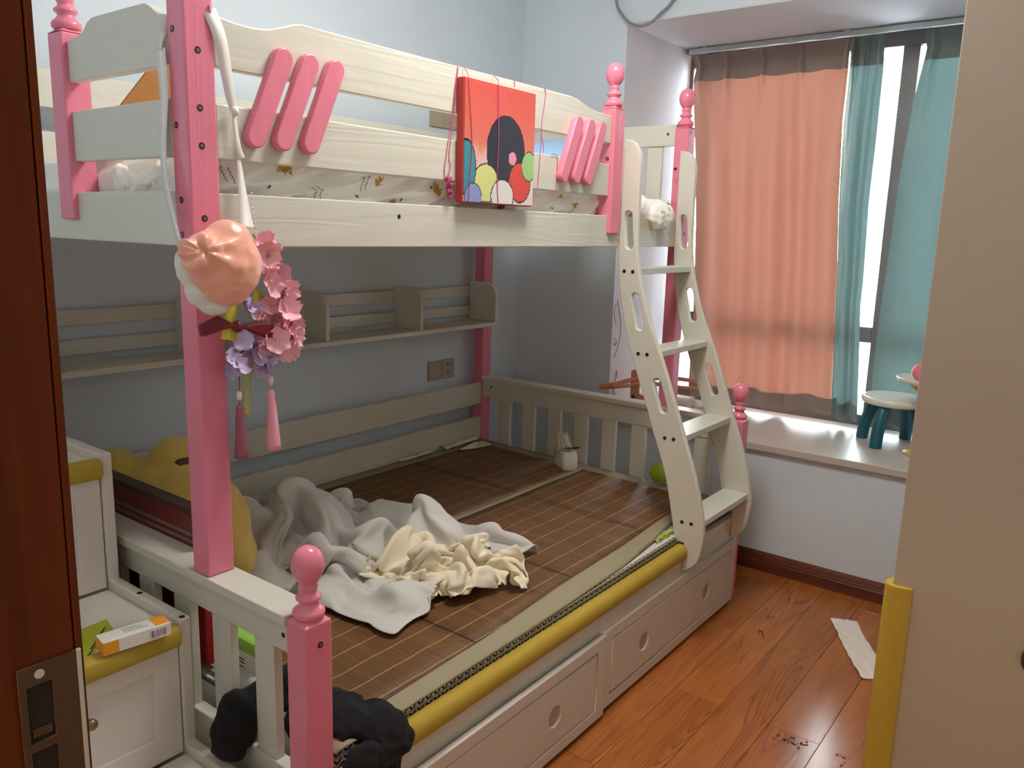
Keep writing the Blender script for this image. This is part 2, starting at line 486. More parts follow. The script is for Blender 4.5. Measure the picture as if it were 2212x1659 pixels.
class MB:
    def __init__(self):
        self.v, self.f, self.s = [], [], []

    def add(self, verts, faces, smooth=False):
        o = len(self.v)
        self.v += [tuple(p) for p in verts]
        self.f += [tuple(i + o for i in f) for f in faces]
        self.s += [smooth] * len(faces)
        return self

    def box(self, x0, x1, y0, y1, z0, z1):
        p = [(x0, y0, z0), (x1, y0, z0), (x1, y1, z0), (x0, y1, z0), (x0, y0, z1), (x1, y0, z1), (x1, y1, z1), (x0, y1, z1)]
        return self.add(p, [(0, 3, 2, 1), (4, 5, 6, 7), (0, 1, 5, 4), (1, 2, 6, 5), (2, 3, 7, 6), (3, 0, 4, 7)])

    def prism(self, poly, axis, a, b, smooth=False):
        """polygon in the two other axes (x: y,z / y: x,z / z: x,y), swept from a to b"""
        area = sum(poly[i][0] * poly[(i + 1) % len(poly)][1] - poly[(i + 1) % len(poly)][0] * poly[i][1] for i in range(len(poly)))
        if area < 0:
            poly = poly[::-1]

        def P(q, t):
            return {'x': (t, q[0], q[1]), 'y': (q[0], t, q[1]), 'z': (q[0], q[1], t)}[axis]
        n = len(poly)
        vs = [P(q, a) for q in poly] + [P(q, b) for q in poly]
        fs = [tuple(range(n))[::-1], tuple(range(n, 2 * n))]
        fs += [(i, (i + 1) % n, n + (i + 1) % n, n + i) for i in range(n)]
        if axis == 'y':
            fs = [f[::-1] for f in fs]
        o = len(self.f)
        self.add(vs, fs)
        if smooth:
            for k in range(o + 2, len(self.f)):
                self.s[k] = True
        return self

    def lathe(self, cx, cy, prof, n=20, smooth=True):
        vs, fs = [], []
        for r, z in prof:
            for i in range(n):
                a = 2 * math.pi * i / n
                vs.append((cx + r * math.cos(a), cy + r * math.sin(a), z))
        for k in range(len(prof) - 1):
            for i in range(n):
                j = (i + 1) % n
                fs.append((k * n + i, k * n + j, (k + 1) * n + j, (k + 1) * n + i))
        fs.append(tuple(range(n))[::-1])
        fs.append(tuple((len(prof) - 1) * n + i for i in range(n)))
        return self.add(vs, fs, smooth)

    def tube(self, pts, r, n=8, smooth=True):
        pts = [Vector(p) for p in pts]
        rs = r if isinstance(r, (list, tuple)) else [r] * len(pts)
        vs, fs = [], []
        t0 = (pts[1] - pts[0]).normalized()
        ref = Vector((0, 0, 1)) if abs(t0.z) < 0.9 else Vector((1, 0, 0))
        a = t0.cross(ref).normalized()
        for k, p in enumerate(pts):
            t = (pts[min(k + 1, len(pts) - 1)] - pts[max(k - 1, 0)]).normalized()
            a = (a - t * a.dot(t)).normalized()
            b = t.cross(a)
            for i in range(n):
                w = 2 * math.pi * i / n
                vs.append(p + (a * math.cos(w) + b * math.sin(w)) * rs[k])
        for k in range(len(pts) - 1):
            for i in range(n):
                j = (i + 1) % n
                fs.append((k * n + i, k * n + j, (k + 1) * n + j, (k + 1) * n + i))
        fs.append(tuple(range(n))[::-1])
        fs.append(tuple((len(pts) - 1) * n + i for i in range(n)))
        return self.add(vs, fs, smooth)

    def disc(self, c, nrm, r, h, n=14):
        """short cylinder sitting on point c, pointing along nrm"""
        c, nrm = Vector(c), Vector(nrm).normalized()
        return self.tube([c, c + nrm * h], r, n, False)

    def grid(self, rows, smooth=True, closed=False):
        nr, nc = len(rows), len(rows[0])
        vs = [p for r in rows for p in r]
        fs = []
        for i in range(nr - 1):
            for j in range(nc if closed else nc - 1):
                k = (j + 1) % nc
                fs.append((i * nc + j, i * nc + k, (i + 1) * nc + k, (i + 1) * nc + j))
        return self.add(vs, fs, smooth)

    def ellipsoid(self, c, r, nu=20, nv=12, rot=None):
        vs = [(0, 0, -1)]
        for k in range(1, nv):
            p = math.pi * k / nv - math.pi / 2
            for i in range(nu):
                a = 2 * math.pi * i / nu
                vs.append((math.cos(p) * math.cos(a), math.cos(p) * math.sin(a), math.sin(p)))
        vs.append((0, 0, 1))
        fs = [(0, 1 + (i + 1) % nu, 1 + i) for i in range(nu)]
        for k in range(nv - 2):
            for i in range(nu):
                j = (i + 1) % nu
                fs.append((1 + k * nu + i, 1 + k * nu + j, 1 + (k + 1) * nu + j, 1 + (k + 1) * nu + i))
        last = len(vs) - 1
        fs += [(last, 1 + (nv - 2) * nu + i, 1 + (nv - 2) * nu + (i + 1) % nu) for i in range(nu)]
        out = []
        for p in vs:
            q = Vector((p[0] * r[0], p[1] * r[1], p[2] * r[2]))
            if rot is not None:
                q = rot @ q
            out.append(q + Vector(c))
        return self.add(out, fs, True)

    def mesh(self, name, org=None):
        a = np.array(self.v)
        if org is None:
            lo, hi = a.min(0), a.max(0)
            org = Vector(((lo[0] + hi[0]) / 2, (lo[1] + hi[1]) / 2, lo[2]))
        a = a - np.array(org)
        me = bpy.data.meshes.new(name)
        me.from_pydata(a.tolist(), [], self.f)
        me.polygons.foreach_set('use_smooth', self.s)
        me.update()
        return me, Vector(org)

    def build(self, name, mat, parent=None, bevel=0.0, seg=2, subd=0, solid=0.0, org=None, wn=False):
        me, org = self.mesh(name, org)
        return link_mesh(name, me, org, mat, parent, bevel, seg, subd, solid)


def link_mesh(name, me, org, mat, parent=None, bevel=0.0, seg=2, subd=0, solid=0.0):
    o = bpy.data.objects.new(name, me)
    COL.objects.link(o)
    if mat is not None and not me.materials:
        me.materials.append(MAT[mat] if isinstance(mat, str) else mat)
    place(o, org, parent)
    if solid:
        md = o.modifiers.new('thickness', 'SOLIDIFY')
        md.thickness = solid
        md.offset = 0
    if bevel:
        md = o.modifiers.new('edge', 'BEVEL')
        md.width = bevel
        md.segments = seg
        md.limit_method = 'ANGLE'
        md.angle_limit = math.radians(40)
    if subd:
        md = o.modifiers.new('smooth', 'SUBSURF')
        md.levels = md.render_levels = subd
    return o


def place(o, org, parent):
    ORG[o.name] = Vector(org)
    if parent is not None:
        o.parent = parent
        o.location = Vector(org) - ORG[parent.name]
    else:
        o.location = org


def tag(o, label, cat, group=None):
    o['label'] = label
    o['category'] = cat
    if group:
        o['group'] = group
    return o


def thing(name, label, cat, loc, group=None):
    o = bpy.data.objects.new(name, None)
    COL.objects.link(o)
    o.empty_display_size = 0.05
    place(o, Vector(loc), None)
    return tag(o, label, cat, group)


def structure(o):
    o['kind'] = 'structure'
    return o


def box(*a):
    return MB().box(*a)


def plate(outer, holes, thick, bevel, axis, pos):
    """flat board with through-holes; axis x: outline in (y,z), y: outline in (x,z). pos = low face"""
    cu = bpy.data.curves.new('plate', 'CURVE')
    cu.dimensions = '2D'
    cu.fill_mode = 'BOTH'
    cu.extrude = max(1e-5, thick / 2 - bevel)
    cu.bevel_depth = bevel
    cu.bevel_resolution = 1
    cu.offset = -bevel
    for pts in [outer] + holes:
        sp = cu.splines.new('POLY')
        sp.points.add(len(pts) - 1)
        for p, q in zip(sp.points, pts):
            p.co = (q[0], q[1], 0, 1)
        sp.use_cyclic_u = True
    o = bpy.data.objects.new('plate', cu)
    COL.objects.link(o)
    dg = bpy.context.evaluated_depsgraph_get()
    me = bpy.data.meshes.new_from_object(o.evaluated_get(dg))
    bpy.data.objects.remove(o)
    bpy.data.curves.remove(cu)
    n = len(me.vertices)
    co = np.empty(n * 3)
    me.vertices.foreach_get('co', co)
    co = co.reshape(-1, 3)
    if axis == 'x':
        new = np.stack([co[:, 2] + pos + thick / 2, co[:, 0], co[:, 1]], 1)
    else:
        new = np.stack([co[:, 0], -co[:, 2] + pos + thick / 2, co[:, 1]], 1)
    lo, hi = new.min(0), new.max(0)
    org = Vector(((lo[0] + hi[0]) / 2, (lo[1] + hi[1]) / 2, lo[2]))
    me.vertices.foreach_set('co', (new - np.array(org)).ravel())
    me.materials.clear()
    me.update()
    return me, org


def circle(cx, cy, r, n=28, ry=None):
    return [(cx + r * math.cos(2 * math.pi * i / n), cy + (ry or r) * math.sin(2 * math.pi * i / n)) for i in range(n)]


def capsule(p, q, r, n=9):
    p, q = Vector(p), Vector(q)
    d = (q - p).normalized()
    a0 = math.atan2(d.y, d.x)
    out = []
    for i in range(n):
        a = a0 - math.pi / 2 + math.pi * i / (n - 1)
        out.append((q.x + r * math.cos(a), q.y + r * math.sin(a)))
    for i in range(n):
        a = a0 + math.pi / 2 + math.pi * i / (n - 1)
        out.append((p.x + r * math.cos(a), p.y + r * math.sin(a)))
    return out


def spline(pts, k=6):
    """Catmull-Rom through points"""
    pts = [Vector(p) for p in pts]
    out = []
    for i in range(len(pts) - 1):
        p0, p1, p2, p3 = pts[max(i - 1, 0)], pts[i], pts[i + 1], pts[min(i + 2, len(pts) - 1)]
        for j in range(k):
            t = j / k
            out.append(0.5 * ((2 * p1) + (p2 - p0) * t + (2 * p0 - 5 * p1 + 4 * p2 - p3) * t * t + (3 * p1 - p0 - 3 * p2 + p3) * t ** 3))
    out.append(pts[-1])
    return out


def ridged(x, y, z=0.0):
    return 1.0 - abs(mnoise.noise(Vector((x, y, z)))) * 2.0


def remesh_blob(balls, voxel, name, mat, parent=None, amp=0.0, freq=10.0, iters=4, warp=None, org=None):
    """one continuous lump grown from overlapping ellipsoids, lightly wrinkled"""
    b = MB()
    for c, r, rot in balls:
        b.ellipsoid(c, r, 20, 14, rot)
    me, og = b.mesh('tmp', Vector((0, 0, 0)))
    o = bpy.data.objects.new('tmp', me)
    COL.objects.link(o)
    md = o.modifiers.new('r', 'REMESH')
    md.mode = 'VOXEL'
    md.voxel_size = voxel
    sm = o.modifiers.new('s', 'SMOOTH')
    sm.iterations = iters
    sm.factor = 0.5
    dg = bpy.context.evaluated_depsgraph_get()
    m2 = bpy.data.meshes.new_from_object(o.evaluated_get(dg))
    bpy.data.objects.remove(o)
    bpy.data.meshes.remove(me)
    vs = []
    for v in m2.vertices:
        p = v.co.copy()
        if amp:
            p += v.normal * amp * (ridged(p.x * freq, p.y * freq, p.z * freq) - 0.4 + 0.55 * ridged(p.x * freq * 2.3 + 5, p.y * freq * 1.6, p.z * freq * 2.7))
        if warp:
            p = warp(p)
        vs.append(p)
    out = MB()
    out.add(vs, [tuple(f.vertices) for f in m2.polygons], True)
    bpy.data.meshes.remove(m2)
    return out.build(name, mat, parent, org=org)


def settle_cloths(specs, frames=36):
    """let crowded sheets of cloth fall and settle on a flat bed; returns their vertices and faces"""
    me = bpy.data.meshes.new('tmp_bed')
    me.from_pydata([(-4, -4, 0), (8, -4, 0), (8, 4, 0), (-4, 4, 0)], [], [(0, 1, 2, 3)])
    ground = bpy.data.objects.new('tmp_bed', me)
    COL.objects.link(ground)
    ground.modifiers.new('hit', 'COLLISION')
    ground.collision.thickness_outer = 0.004
    ground.collision.cloth_friction = 40
    obs = []
    for k, (n, foot, full, seed, rot, h1, bend) in enumerate(specs):
        vs = []
        ca, sa = math.cos(rot), math.sin(rot)
        f = foot[0] / 0.62
        for i in range(n + 1):
            for j in range(n + 1):
                u, v = i / n - .5, j / n - .5
                x = u * foot[0] + f * (.10 * mnoise.noise(Vector((u * 5, v * 5, seed))) + .03 * mnoise.noise(Vector((u * 14, v * 14, seed + 1))))
                y = v * foot[1] + f * (.10 * mnoise.noise(Vector((u * 5, v * 5, seed + 2))) + .03 * mnoise.noise(Vector((u * 14, v * 14, seed + 3))))
                z = .08 + f * (h1 * (0.5 + mnoise.noise(Vector((u * 6, v * 6, seed + 4)))) * max(0, 1 - math.hypot(u, v) * 1.2) + .05 * mnoise.noise(Vector((u * 13, v * 13, seed + 5))))
                vs.append((k * 3.0 + x * ca - y * sa, x * sa + y * ca, max(.012, z)))
        fs = [(i * (n + 1) + j, (i + 1) * (n + 1) + j, (i + 1) * (n + 1) + j + 1, i * (n + 1) + j + 1) for i in range(n) for j in range(n)]
        me = bpy.data.meshes.new('tmp_cloth')
        me.from_pydata(vs, [], fs)
        o = bpy.data.objects.new('tmp_cloth', me)
        COL.objects.link(o)
        o.shape_key_add(name='Basis')
        key = o.shape_key_add(name='rest')
        for i in range(n + 1):
            for j in range(n + 1):
                key.data[i * (n + 1) + j].co = ((i / n - .5) * full[0], (j / n - .5) * full[1], 0)
        m = o.modifiers.new('cloth', 'CLOTH')
        q = m.settings
        q.rest_shape_key = key
        q.quality, q.mass, q.air_damping = 6, .25, 4
        q.tension_stiffness = q.compression_stiffness = 12
        q.shear_stiffness, q.bending_stiffness = 4, bend
        q.tension_damping = q.compression_damping = 15
        q.shear_damping, q.bending_damping = 10, 1
        c = m.collision_settings
        c.use_collision, c.use_self_collision = True, True
        c.distance_min, c.self_distance_min, c.collision_quality = .005, .004, 3
        m.point_cache.frame_start, m.point_cache.frame_end = 1, frames
        obs.append((o, fs))
    for f in range(1, frames + 1):
        S.frame_set(f)
    dg = bpy.context.evaluated_depsgraph_get()
    res = []
    for o, fs in obs:
        m2 = bpy.data.meshes.new_from_object(o.evaluated_get(dg))
        co = np.empty(len(m2.vertices) * 3)
        m2.vertices.foreach_get('co', co)
        res.append((co.reshape(-1, 3), fs))
        bpy.data.meshes.remove(m2)
    for o, fs in obs:
        me = o.data
        bpy.data.objects.remove(o)
        bpy.data.meshes.remove(me)
    bpy.data.objects.remove(ground)
    S.frame_set(1)
    return res


def lay_cloth(name, mat, sim, box4, base, hscale, label, cat, thick):
    co, fs = sim
    lo, hi = np.percentile(co, 1, axis=0), np.percentile(co, 99, axis=0)
    x0, x1, y0, y1 = box4
    b = MB()
    vs = []
    for p in co:
        x = x0 + (x1 - x0) * (p[0] - lo[0]) / (hi[0] - lo[0])
        y = y0 + (y1 - y0) * (p[1] - lo[1]) / (hi[1] - lo[1])
        vs.append((x, y, base(x, y) + 0.001 + max(0.0, p[2]) * hscale))
    b.add(vs, fs, True)
    o = b.build(name, mat)
    md = o.modifiers.new('thickness', 'SOLIDIFY')
    md.thickness = thick
    md.offset = 1
    md = o.modifiers.new('smooth', 'SUBSURF')
    md.levels = md.render_levels = 1
    return tag(o, label, cat)


# ================================================================== the room
XW, YW, YR, XD, ZC = 3.235, 2.44, -0.35, 0.214, 2.62     # window wall, bed wall, right wall, door wall, ceiling
YJ, ZSILL, ZSOF, XG = 1.885, 0.55, 2.282, 3.90            # niche jamb, sill, soffit, glass line
YN = 0.05                                                  # niche's other jamb, behind the wardrobe

# floor: laminate planks laid along the bed
floor = structure(box(-1.6, XG, YR - 0.1, YW + 0.1, -0.08, -0.012).build('floor', 'joint'))
PW = 0.1475
plank_cache = {}
k0 = math.floor((YR - 0.52) / PW)
k1 = math.ceil((YW - 0.52) / PW)
for k in range(k0, k1):
    y0, y1 = 0.52 + k * PW, 0.52 + (k + 1) * PW
    y0, y1 = max(y0, YR), min(y1, YW)
    if y1 - y0 < 0.02:
        continue
    s0 = 2.163 if k % 2 == 0 else 2.643
    xs = [XD] + [s0 + j * 0.96 for j in range(-3, 4) if XD + 0.03 < s0 + j * 0.96 < XW - 0.03] + [XW]
    for a, b_ in zip(xs[:-1], xs[1:]):
        key = (round(b_ - a, 4), round(y1 - y0, 4))
        if key not in plank_cache:
            L, w = key
            me, _ = MB().box(-L / 2 + 0.0005, L / 2 - 0.0005, -w / 2 + 0.0005, w / 2 - 0.0005, 0, 0.012).mesh('plank')
            me.materials.append(MAT['plank'])
            plank_cache[key] = me
        link_mesh('plank', plank_cache[key], Vector(((a + b_) / 2, (y0 + y1) / 2, -0.012)), None, floor, 0.0007, 1)
MB().box(-1.6, XD, YR - 0.1, YW, -0.012, 0.0).build('hall_floor', 'hall', floor)

structure(box(XD, XW + 0.12, YW, YW + 0.1, 0, ZC).build('wall_left', 'wall'))
structure(box(XD, XW, YR - 0.1, YR, 0, ZC).build('wall_right', 'wall'))
wd = MB()
wd.box(0.0, XD - 0.004, 0.53, YW, 0, ZC)
wd.box(0.0, XD - 0.004, YR - 0.1, YR + 0.0, 0, ZC)
wd.box(0.0, XD - 0.004, YR, 0.53, 2.08, ZC)
structure(wd.build('wall_door', 'wall'))
ww = MB()
ww.box(XW, XG + 0.12, YJ, YW, 0, ZC)                  # pier beside the bed
ww.box(XW, XG + 0.12, YR - 0.1, YN, 0, ZC)
ww.box(XW, XG + 0.12, YN, YJ, ZSOF, ZC)               # lintel over the bay
ww.box(XW, XG + 0.12, YN, YJ, 0, 0.515)               # breast under the sill
wall_window = structure(ww.build('wall_window', 'wall'))
jb = MB()
jb.box(XW + 0.001, XG, YJ - 0.003, YJ - 0.0002, ZSILL, ZSOF - 0.003)
jb.box(XW + 0.001, XG, YN, YJ, ZSOF - 0.003, ZSOF - 0.0002)
jb.build('reveal_lining', 'niche', wall_window)
structure(box(-1.6, XG + 0.12, YR - 0.1, YW + 0.1, ZC, ZC + 0.08).build('ceiling', 'ceiling'))
structure(MB().box(3.213, XG, YN, YJ - 0.003, 0.520, ZSILL).build('trim_1', 'sill', bevel=0.003))

prof = [(0.0, 0.0), (-0.016, 0.0), (-0.016, 0.042), (-0.013, 0.047), (-0.013, 0.052), (-0.011, 0.056), (-0.008, 0.068), (-0.003, 0.080), (0.0, 0.082)]
structure(MB().prism([(XW + a, z) for a, z in prof], 'y', YR, YW).build('baseboard_window', 'basewood'))
structure(MB().prism([(YW + a, z) for a, z in prof], 'x', XD, XW - 0.016).build('baseboard_left', 'basewood'))
structure(MB().prism([(YR - a, z) for a, z in prof], 'x', XD, 1.72).build('baseboard_right', 'basewood'))

# pencil marks children left on the bay's side wall
for pts in ([(1334, 648), (1341, 690), (1340, 725), (1335, 750), (1327, 772)], [(1326, 730), (1332, 738), (1325, 747), (1333, 741)],
            [(1332, 801), (1331, 815), (1325, 832), (1328, 850), (1326, 858)], [(1332, 656), (1327, 676), (1331, 700)]):
    P = spline([W(u, v, 1, YJ - 0.004) for u, v in pts], 5)
    MB().tube(P, 0.0012, 5).build('pencil_scribble', 'pen', wall_window)

# hallway behind the camera
structure(box(-1.7, -1.6, YR - 0.6, YW, 0, ZC).build('wall_hall', 'hall'))
structure(box(-1.6, 0, YW - 1.0, YW - 0.9, 0, ZC).build('wall_hall_side', 'hall'))
structure(box(-1.6, 0, YR - 0.2, YR - 0.1, 0, ZC).build('wall_hall_end', 'hall'))
hl = thing('hall_fill_lamp', 'added warm fill light in the unseen hallway outside the bedroom door', 'lamp', (-0.9, 0.1, ZC - 0.06))  # unseen light added to fill the room through the doorway
MB().lathe(-0.9, 0.1, [(0.13, ZC - 0.02), (0.13, ZC - 0.001)], 24).build('lamp_base', 'white_plastic', hl)
MB().lathe(-0.9, 0.1, [(0.05, ZC - 0.06), (0.10, ZC - 0.05), (0.125, ZC - 0.021)], 24).build('lamp_shade', 'hall_fill_lamp', hl)

# doorway: dark timber lining with its lock strike plate
YD = 0.5
door = structure(MB().box(-0.06, 0.2085, YD, YD + 0.03, 0, 2.08).build('door_1', 'door', bevel=0.001))
MB().box(0.2093, XD, YD, YD + 0.03, 0, 2.08).build('edge_lipping', 'door', door, 0.001)
MB().box(-0.06, XD, YR, YR + 0.03, 0, 2.08).build('door_jamb', 'door', door, 0.001)
MB().box(-0.06, XD, YR + 0.03, YD, 2.05, 2.08).build('door_head', 'door', door, 0.001)
me, og = plate([(0.1740, 0.93), (0.2085, 0.93), (0.2085, 1.1310), (0.1740, 1.1310)],
               [[(0.1785, 1.0795), (0.1930, 1.0795), (0.1930, 1.1175), (0.1785, 1.1175)], [(0.1785, 1.010), (0.1930, 1.010), (0.1930, 1.0735), (0.1785, 1.0735)]],
               0.002, 0.0003, 'y', YD - 0.0021)
sp = link_mesh('strike_plate', me, og, 'steel', door)
MB().box(0.2085, 0.2115, YD - 0.0028, YD - 0.0001, 0.93, 1.131).build('plate_lip', 'alu', sp, 0.0006)
MB().box(0.1780, 0.1935, YD - 0.0009, YD - 0.0001, 1.008, 1.119).build('latch_pocket', 'black', sp)
MB().box(0.1800, 0.1915, YD - 0.0018, YD - 0.0009, 1.083, 1.0885).build('latch_tongue', 'steel', sp, 0.0003)
MB().disc((0.1862, YD - 0.0021, 1.1245), (0, -1, 0), 0.0030, 0.0006, 16).build('screw', 'alu', sp)

# ceiling lamp of the room
cl = thing('ceiling_lamp', 'flat round white ceiling lamp in the middle of the bedroom', 'lamp', (1.62, 0.97, ZC - 0.11))
MB().lathe(1.62, 0.97, [(0.25, ZC - 0.02), (0.25, ZC - 0.001)], 32).build('lamp_base', 'white_plastic', cl)
MB().lathe(1.62, 0.97, [(0.16, ZC - 0.115), (0.22, ZC - 0.105), (0.24, ZC - 0.085), (0.24, ZC - 0.021)], 32).build('lamp_shade', 'lamp', cl)

# ------------------------------------------------------------------ window, building outside
fr = MB()
fr.box(XG - 0.03, XG + 0.03, YN, YJ - 0.004, 2.205, ZSOF - 0.004)
fr.box(XG - 0.03, XG + 0.03, YN, YJ - 0.004, ZSILL, 0.60)
win = structure(fr.build('window_1', 'frame', bevel=0.002))
for y0, y1 in ((1.862, YJ - 0.004), (1.715, 1.775), (0.838, 0.904), (YN, YN + 0.05)):
    MB().box(XG - 0.03, XG + 0.03, y0, y1, 0.60, 2.205).build('mullion', 'frame', win, 0.002)
for y0, y1 in ((1.775, 1.862), (0.904, 1.715), (YN + 0.05, 0.838)):
    MB().box(XG - 0.026, XG + 0.026, y0, y1, 0.935, 1.005).build('transom', 'frame', win, 0.002)
    for z0, z1 in ((0.60, 0.935), (1.005, 2.205)):
        MB().box(XG - 0.003, XG + 0.003, y0, y1, z0, z1).build('pane', 'glass', win)

bld = thing('apartment_tower', 'pale overexposed apartment tower seen between the teal curtains', 'building', (26.0, 7.0, -24.0))
MB().box(26.0, 30.0, -14.0, 22.0, -24.0, 4.0).build('facade', 'concrete', bld)
wm = None
for i in range(-6, 4):
    for j in range(-7, 1):
        x, y, z = 25.94, 6.4 + i * 2.2, 1.2 + j * 3.0
        if wm is None:
            wm, _ = MB().box(-0.06, 0.06, -0.45, 0.45, 0, 1.5).mesh('window')
            wm.materials.append(MAT['facade_glass'])
        link_mesh('window', wm, Vector((x, y, z)), None, bld)

# ------------------------------------------------------------------ curtain rail and curtains
XCUR = 3.80
rail = thing('curtain_rail', 'grey aluminium curtain rail under the bay soffit', 'curtain rail', (XCUR, 1.2, 2.25))
MB().box(XCUR - 0.014, XCUR + 0.014, YN + 0.02, 1.856, 2.252, 2.274).build('track', 'alu', rail, 0.003)
MB().box(XCUR - 0.017, XCUR + 0.017, 1.856, 1.866, 2.248, 2.277).build('end_cap', 'cable', rail, 0.002)
for y in (1.77, 1.12, 0.4):
    MB().box(XCUR - 0.02, XCUR + 0.02, y - 0.012, y + 0.012, 2.272, ZSOF - 0.003).build('bracket', 'alu', rail, 0.001)


def edge(pts, x=XCUR):
    q = [W(u, v, 0, x) for u, v in pts]
    z = np.array([p.z for p in q][::-1])
    y = np.array([p.y for p in q][::-1])
    return lambda t: float(np.interp(t, z, y))


def curtain(name, label, yl, yr, ztop, zbot, nf, amp, body, hem, zhead, zhem, pleats, seed, xoff=0.0, hook=None):
    root = thing(name, label, 'curtain', (XCUR + xoff, (yl(1.4) + yr(1.4)) / 2, zbot(0.5)))

    def pt(u, t):
        zb = zbot(u)
        z = ztop(u) + (zb - ztop(u)) * t
        y = yl(z) + (yr(z) - yl(z)) * u
        k = min(1.0, max(0.0, (ztop(u) - z) / 0.55))
        uu = u + 0.035 * mnoise.noise(Vector((u * 4.0, z * 0.45, seed))) * k
        ph = 2 * math.pi * nf * uu
        big = mnoise.noise(Vector((uu * nf * 0.9, z * 0.35, seed + 4)))
        fold = math.sin(ph + 1.2 * mnoise.noise(Vector((u * 5.0, 0.3, seed)))) 
        x = amp * (0.15 + 0.85 * k) * (0.55 * fold + 1.1 * big)
        for c in pleats:
            d = (u - c)
            h_ = ztop(u) - z
            pin = math.exp(-(d / 0.012) ** 2) * math.exp(-((h_ - 0.085) / 0.075) ** 2)
            x -= 0.022 * pin
            wf = 0.012 + 0.075 * min(1.0, h_ / 0.7)
            x -= 0.016 * math.exp(-(d / wf) ** 2) * max(0.0, 1 - h_ / 0.8) * min(1.0, h_ / 0.08)
        x += 0.003 * mnoise.noise(Vector((u * 12, z * 5, seed + 2)))
        return (XCUR + xoff + x, y, z)
    N = 170
    H = ztop(0.5) - zbot(0.5)
    t1, t2 = zhead / H, 1 - zhem / H
    for part, a, b, n, mt in (('header_tape', 0.0, t1, 10, hem), ('curtain_panel', t1, t2, 70, body), ('hem', t2, 1.0, 8, hem)):
        rows = [[pt(j / N, a + (b - a) * i / n) for j in range(N + 1)] for i in range(n + 1)]
        MB().grid(rows).build(part, mt, root)
    return root


peach_l = edge([(1491, 113), (1505, 147), (1498, 176), (1503, 330), (1503, 477), (1498, 640), (1488, 875)])
peach_r = edge([(1839, 77), (1835, 147), (1822, 257), (1811, 440), (1807, 600), (1798, 807), (1793, 905)])
teal_r = edge([(1912, 68), (1908, 147), (1894, 294), (1877, 440), (1866, 600), (1859, 660), (1855, 807), (1851, 915)])
teal2_l = edge([(2000, 59), (2002, 106), (1973, 220), (1943, 385), (1912, 600), (1896, 708), (1885, 807), (1880, 900)])
curtain('peach_curtain', 'peach pinch-pleated curtain hanging behind the bunk bed ladder', peach_l, peach_r,
        lambda u: 2.246 + 0.004 * math.sin(u * 31), lambda u: 0.570 + 0.028 * u + 0.008 * math.sin(u * 17), 5.0, 0.032, 'peach_curtain', 'peach_hem', 0.125, 0.075,
        (0.045, 0.235, 0.475, 0.72, 0.985), 1.0)
curtain('teal_curtain', 'narrow gathered teal curtain next to the peach one', peach_r, teal_r,
        lambda u: 2.245, lambda u: 0.588 + 0.012 * math.sin(u * 11), 2.0, 0.030, 'teal_curtain', 'teal_hem', 0.12, 0.075, (0.12, 0.85), 4.0, 0.006)
curtain('teal_curtain', 'wide teal curtain behind the toy stool, half hidden by the wardrobe', teal2_l, lambda z: 0.16 + 0 * z,
        lambda u: 2.245, lambda u: 0.585 + 0.010 * math.sin(u * 15), 4.0, 0.022, 'teal_curtain', 'teal_hem', 0.12, 0.09, (0.05, 0.4, 0.75), 8.0)

# grey cable looping down over the bay's corner
P = spline([Vector((3.215, 1.93, 2.60)), Vector((3.215, 1.935, 2.45)), W(1333, 8, 0, 3.21), W(1345, 33, 0, 3.205), W(1362, 50, 0, 3.20), W(1385, 56, 0, 3.20),
            W(1408, 47, 0, 3.20), W(1427, 29, 0, 3.21), W(1452, 4, 0, 3.22), Vector((3.225, 1.60, 2.45)), Vector((3.225, 1.56, 2.60))], 6)
tag(MB().tube(P, 0.0062, 10).build('hanging_cable', 'cable'), 'grey cable looping down from the ceiling over the bay corner', 'cable')

# ================================================================== bunk bed
bed = thing('bunk_bed', 'pink and cream wooden bunk bed with wide lower bunk and fenced upper bunk', 'bunk bed', (1.88, 1.74, 0.0))
X0, X1 = 0.84, 2.92
FIN = [(0.026, 0.0), (0.029, 0.004), (0.030, 0.009), (0.029, 0.014), (0.022, 0.020), (0.0165, 0.027), (0.0175, 0.031), (0.023, 0.0355), (0.0235, 0.039), (0.020, 0.043),
       (0.0155, 0.047), (0.015, 0.052), (0.0172, 0.056), (0.0175, 0.060), (0.0145, 0.064), (0.017, 0.067), (0.0235, 0.076), (0.0285, 0.088), (0.0300, 0.100), (0.0285, 0.112), (0.0240, 0.123), (0.0160, 0.131), (0.007, 0.135), (0.001, 0.1355)]


def post(x0, x1, y0, y1, z0, z1, fin=True, bolts=()):
    b = MB()
    m, t = 0.0, 0.010
    c = 0.012
    b.box(x0, x1, y0, y1, z0, z1 - t)
    # arched, chamfered head of the square post
    p = [(x0, y0, z1 - t), (x1, y0, z1 - t), (x1, y1, z1 - t), (x0, y1, z1 - t), (x0 + c, y0 + c, z1), (x1 - c, y0 + c, z1), (x1 - c, y1 - c, z1), (x0 + c, y1 - c, z1)]
    b.add(p, [(4, 5, 6, 7), (0, 1, 5, 4), (1, 2, 6, 5), (2, 3, 7, 6), (3, 0, 4, 7)])
    o = b.build('post', 'pink_z', bed, 0.004, 2)
    if fin:
        MB().lathe((x0 + x1) / 2, (y0 + y1) / 2, [(r, z1 - 0.002 + z) for r, z in FIN], 28).build('finial', 'pink_gloss', o)
    for pt, nrm in bolts:
        MB().disc(Vector(pt) - Vector(nrm) * 0.002, nrm, 0.0062, 0.0026, 14).build('bolt', 'screw', o)
        MB().disc(Vector(pt), nrm, 0.0034, 0.0010, 12).build('bolt', 'screw_ring', o)
    return o


NX, NY = (-1, 0, 0), (0, -1, 0)
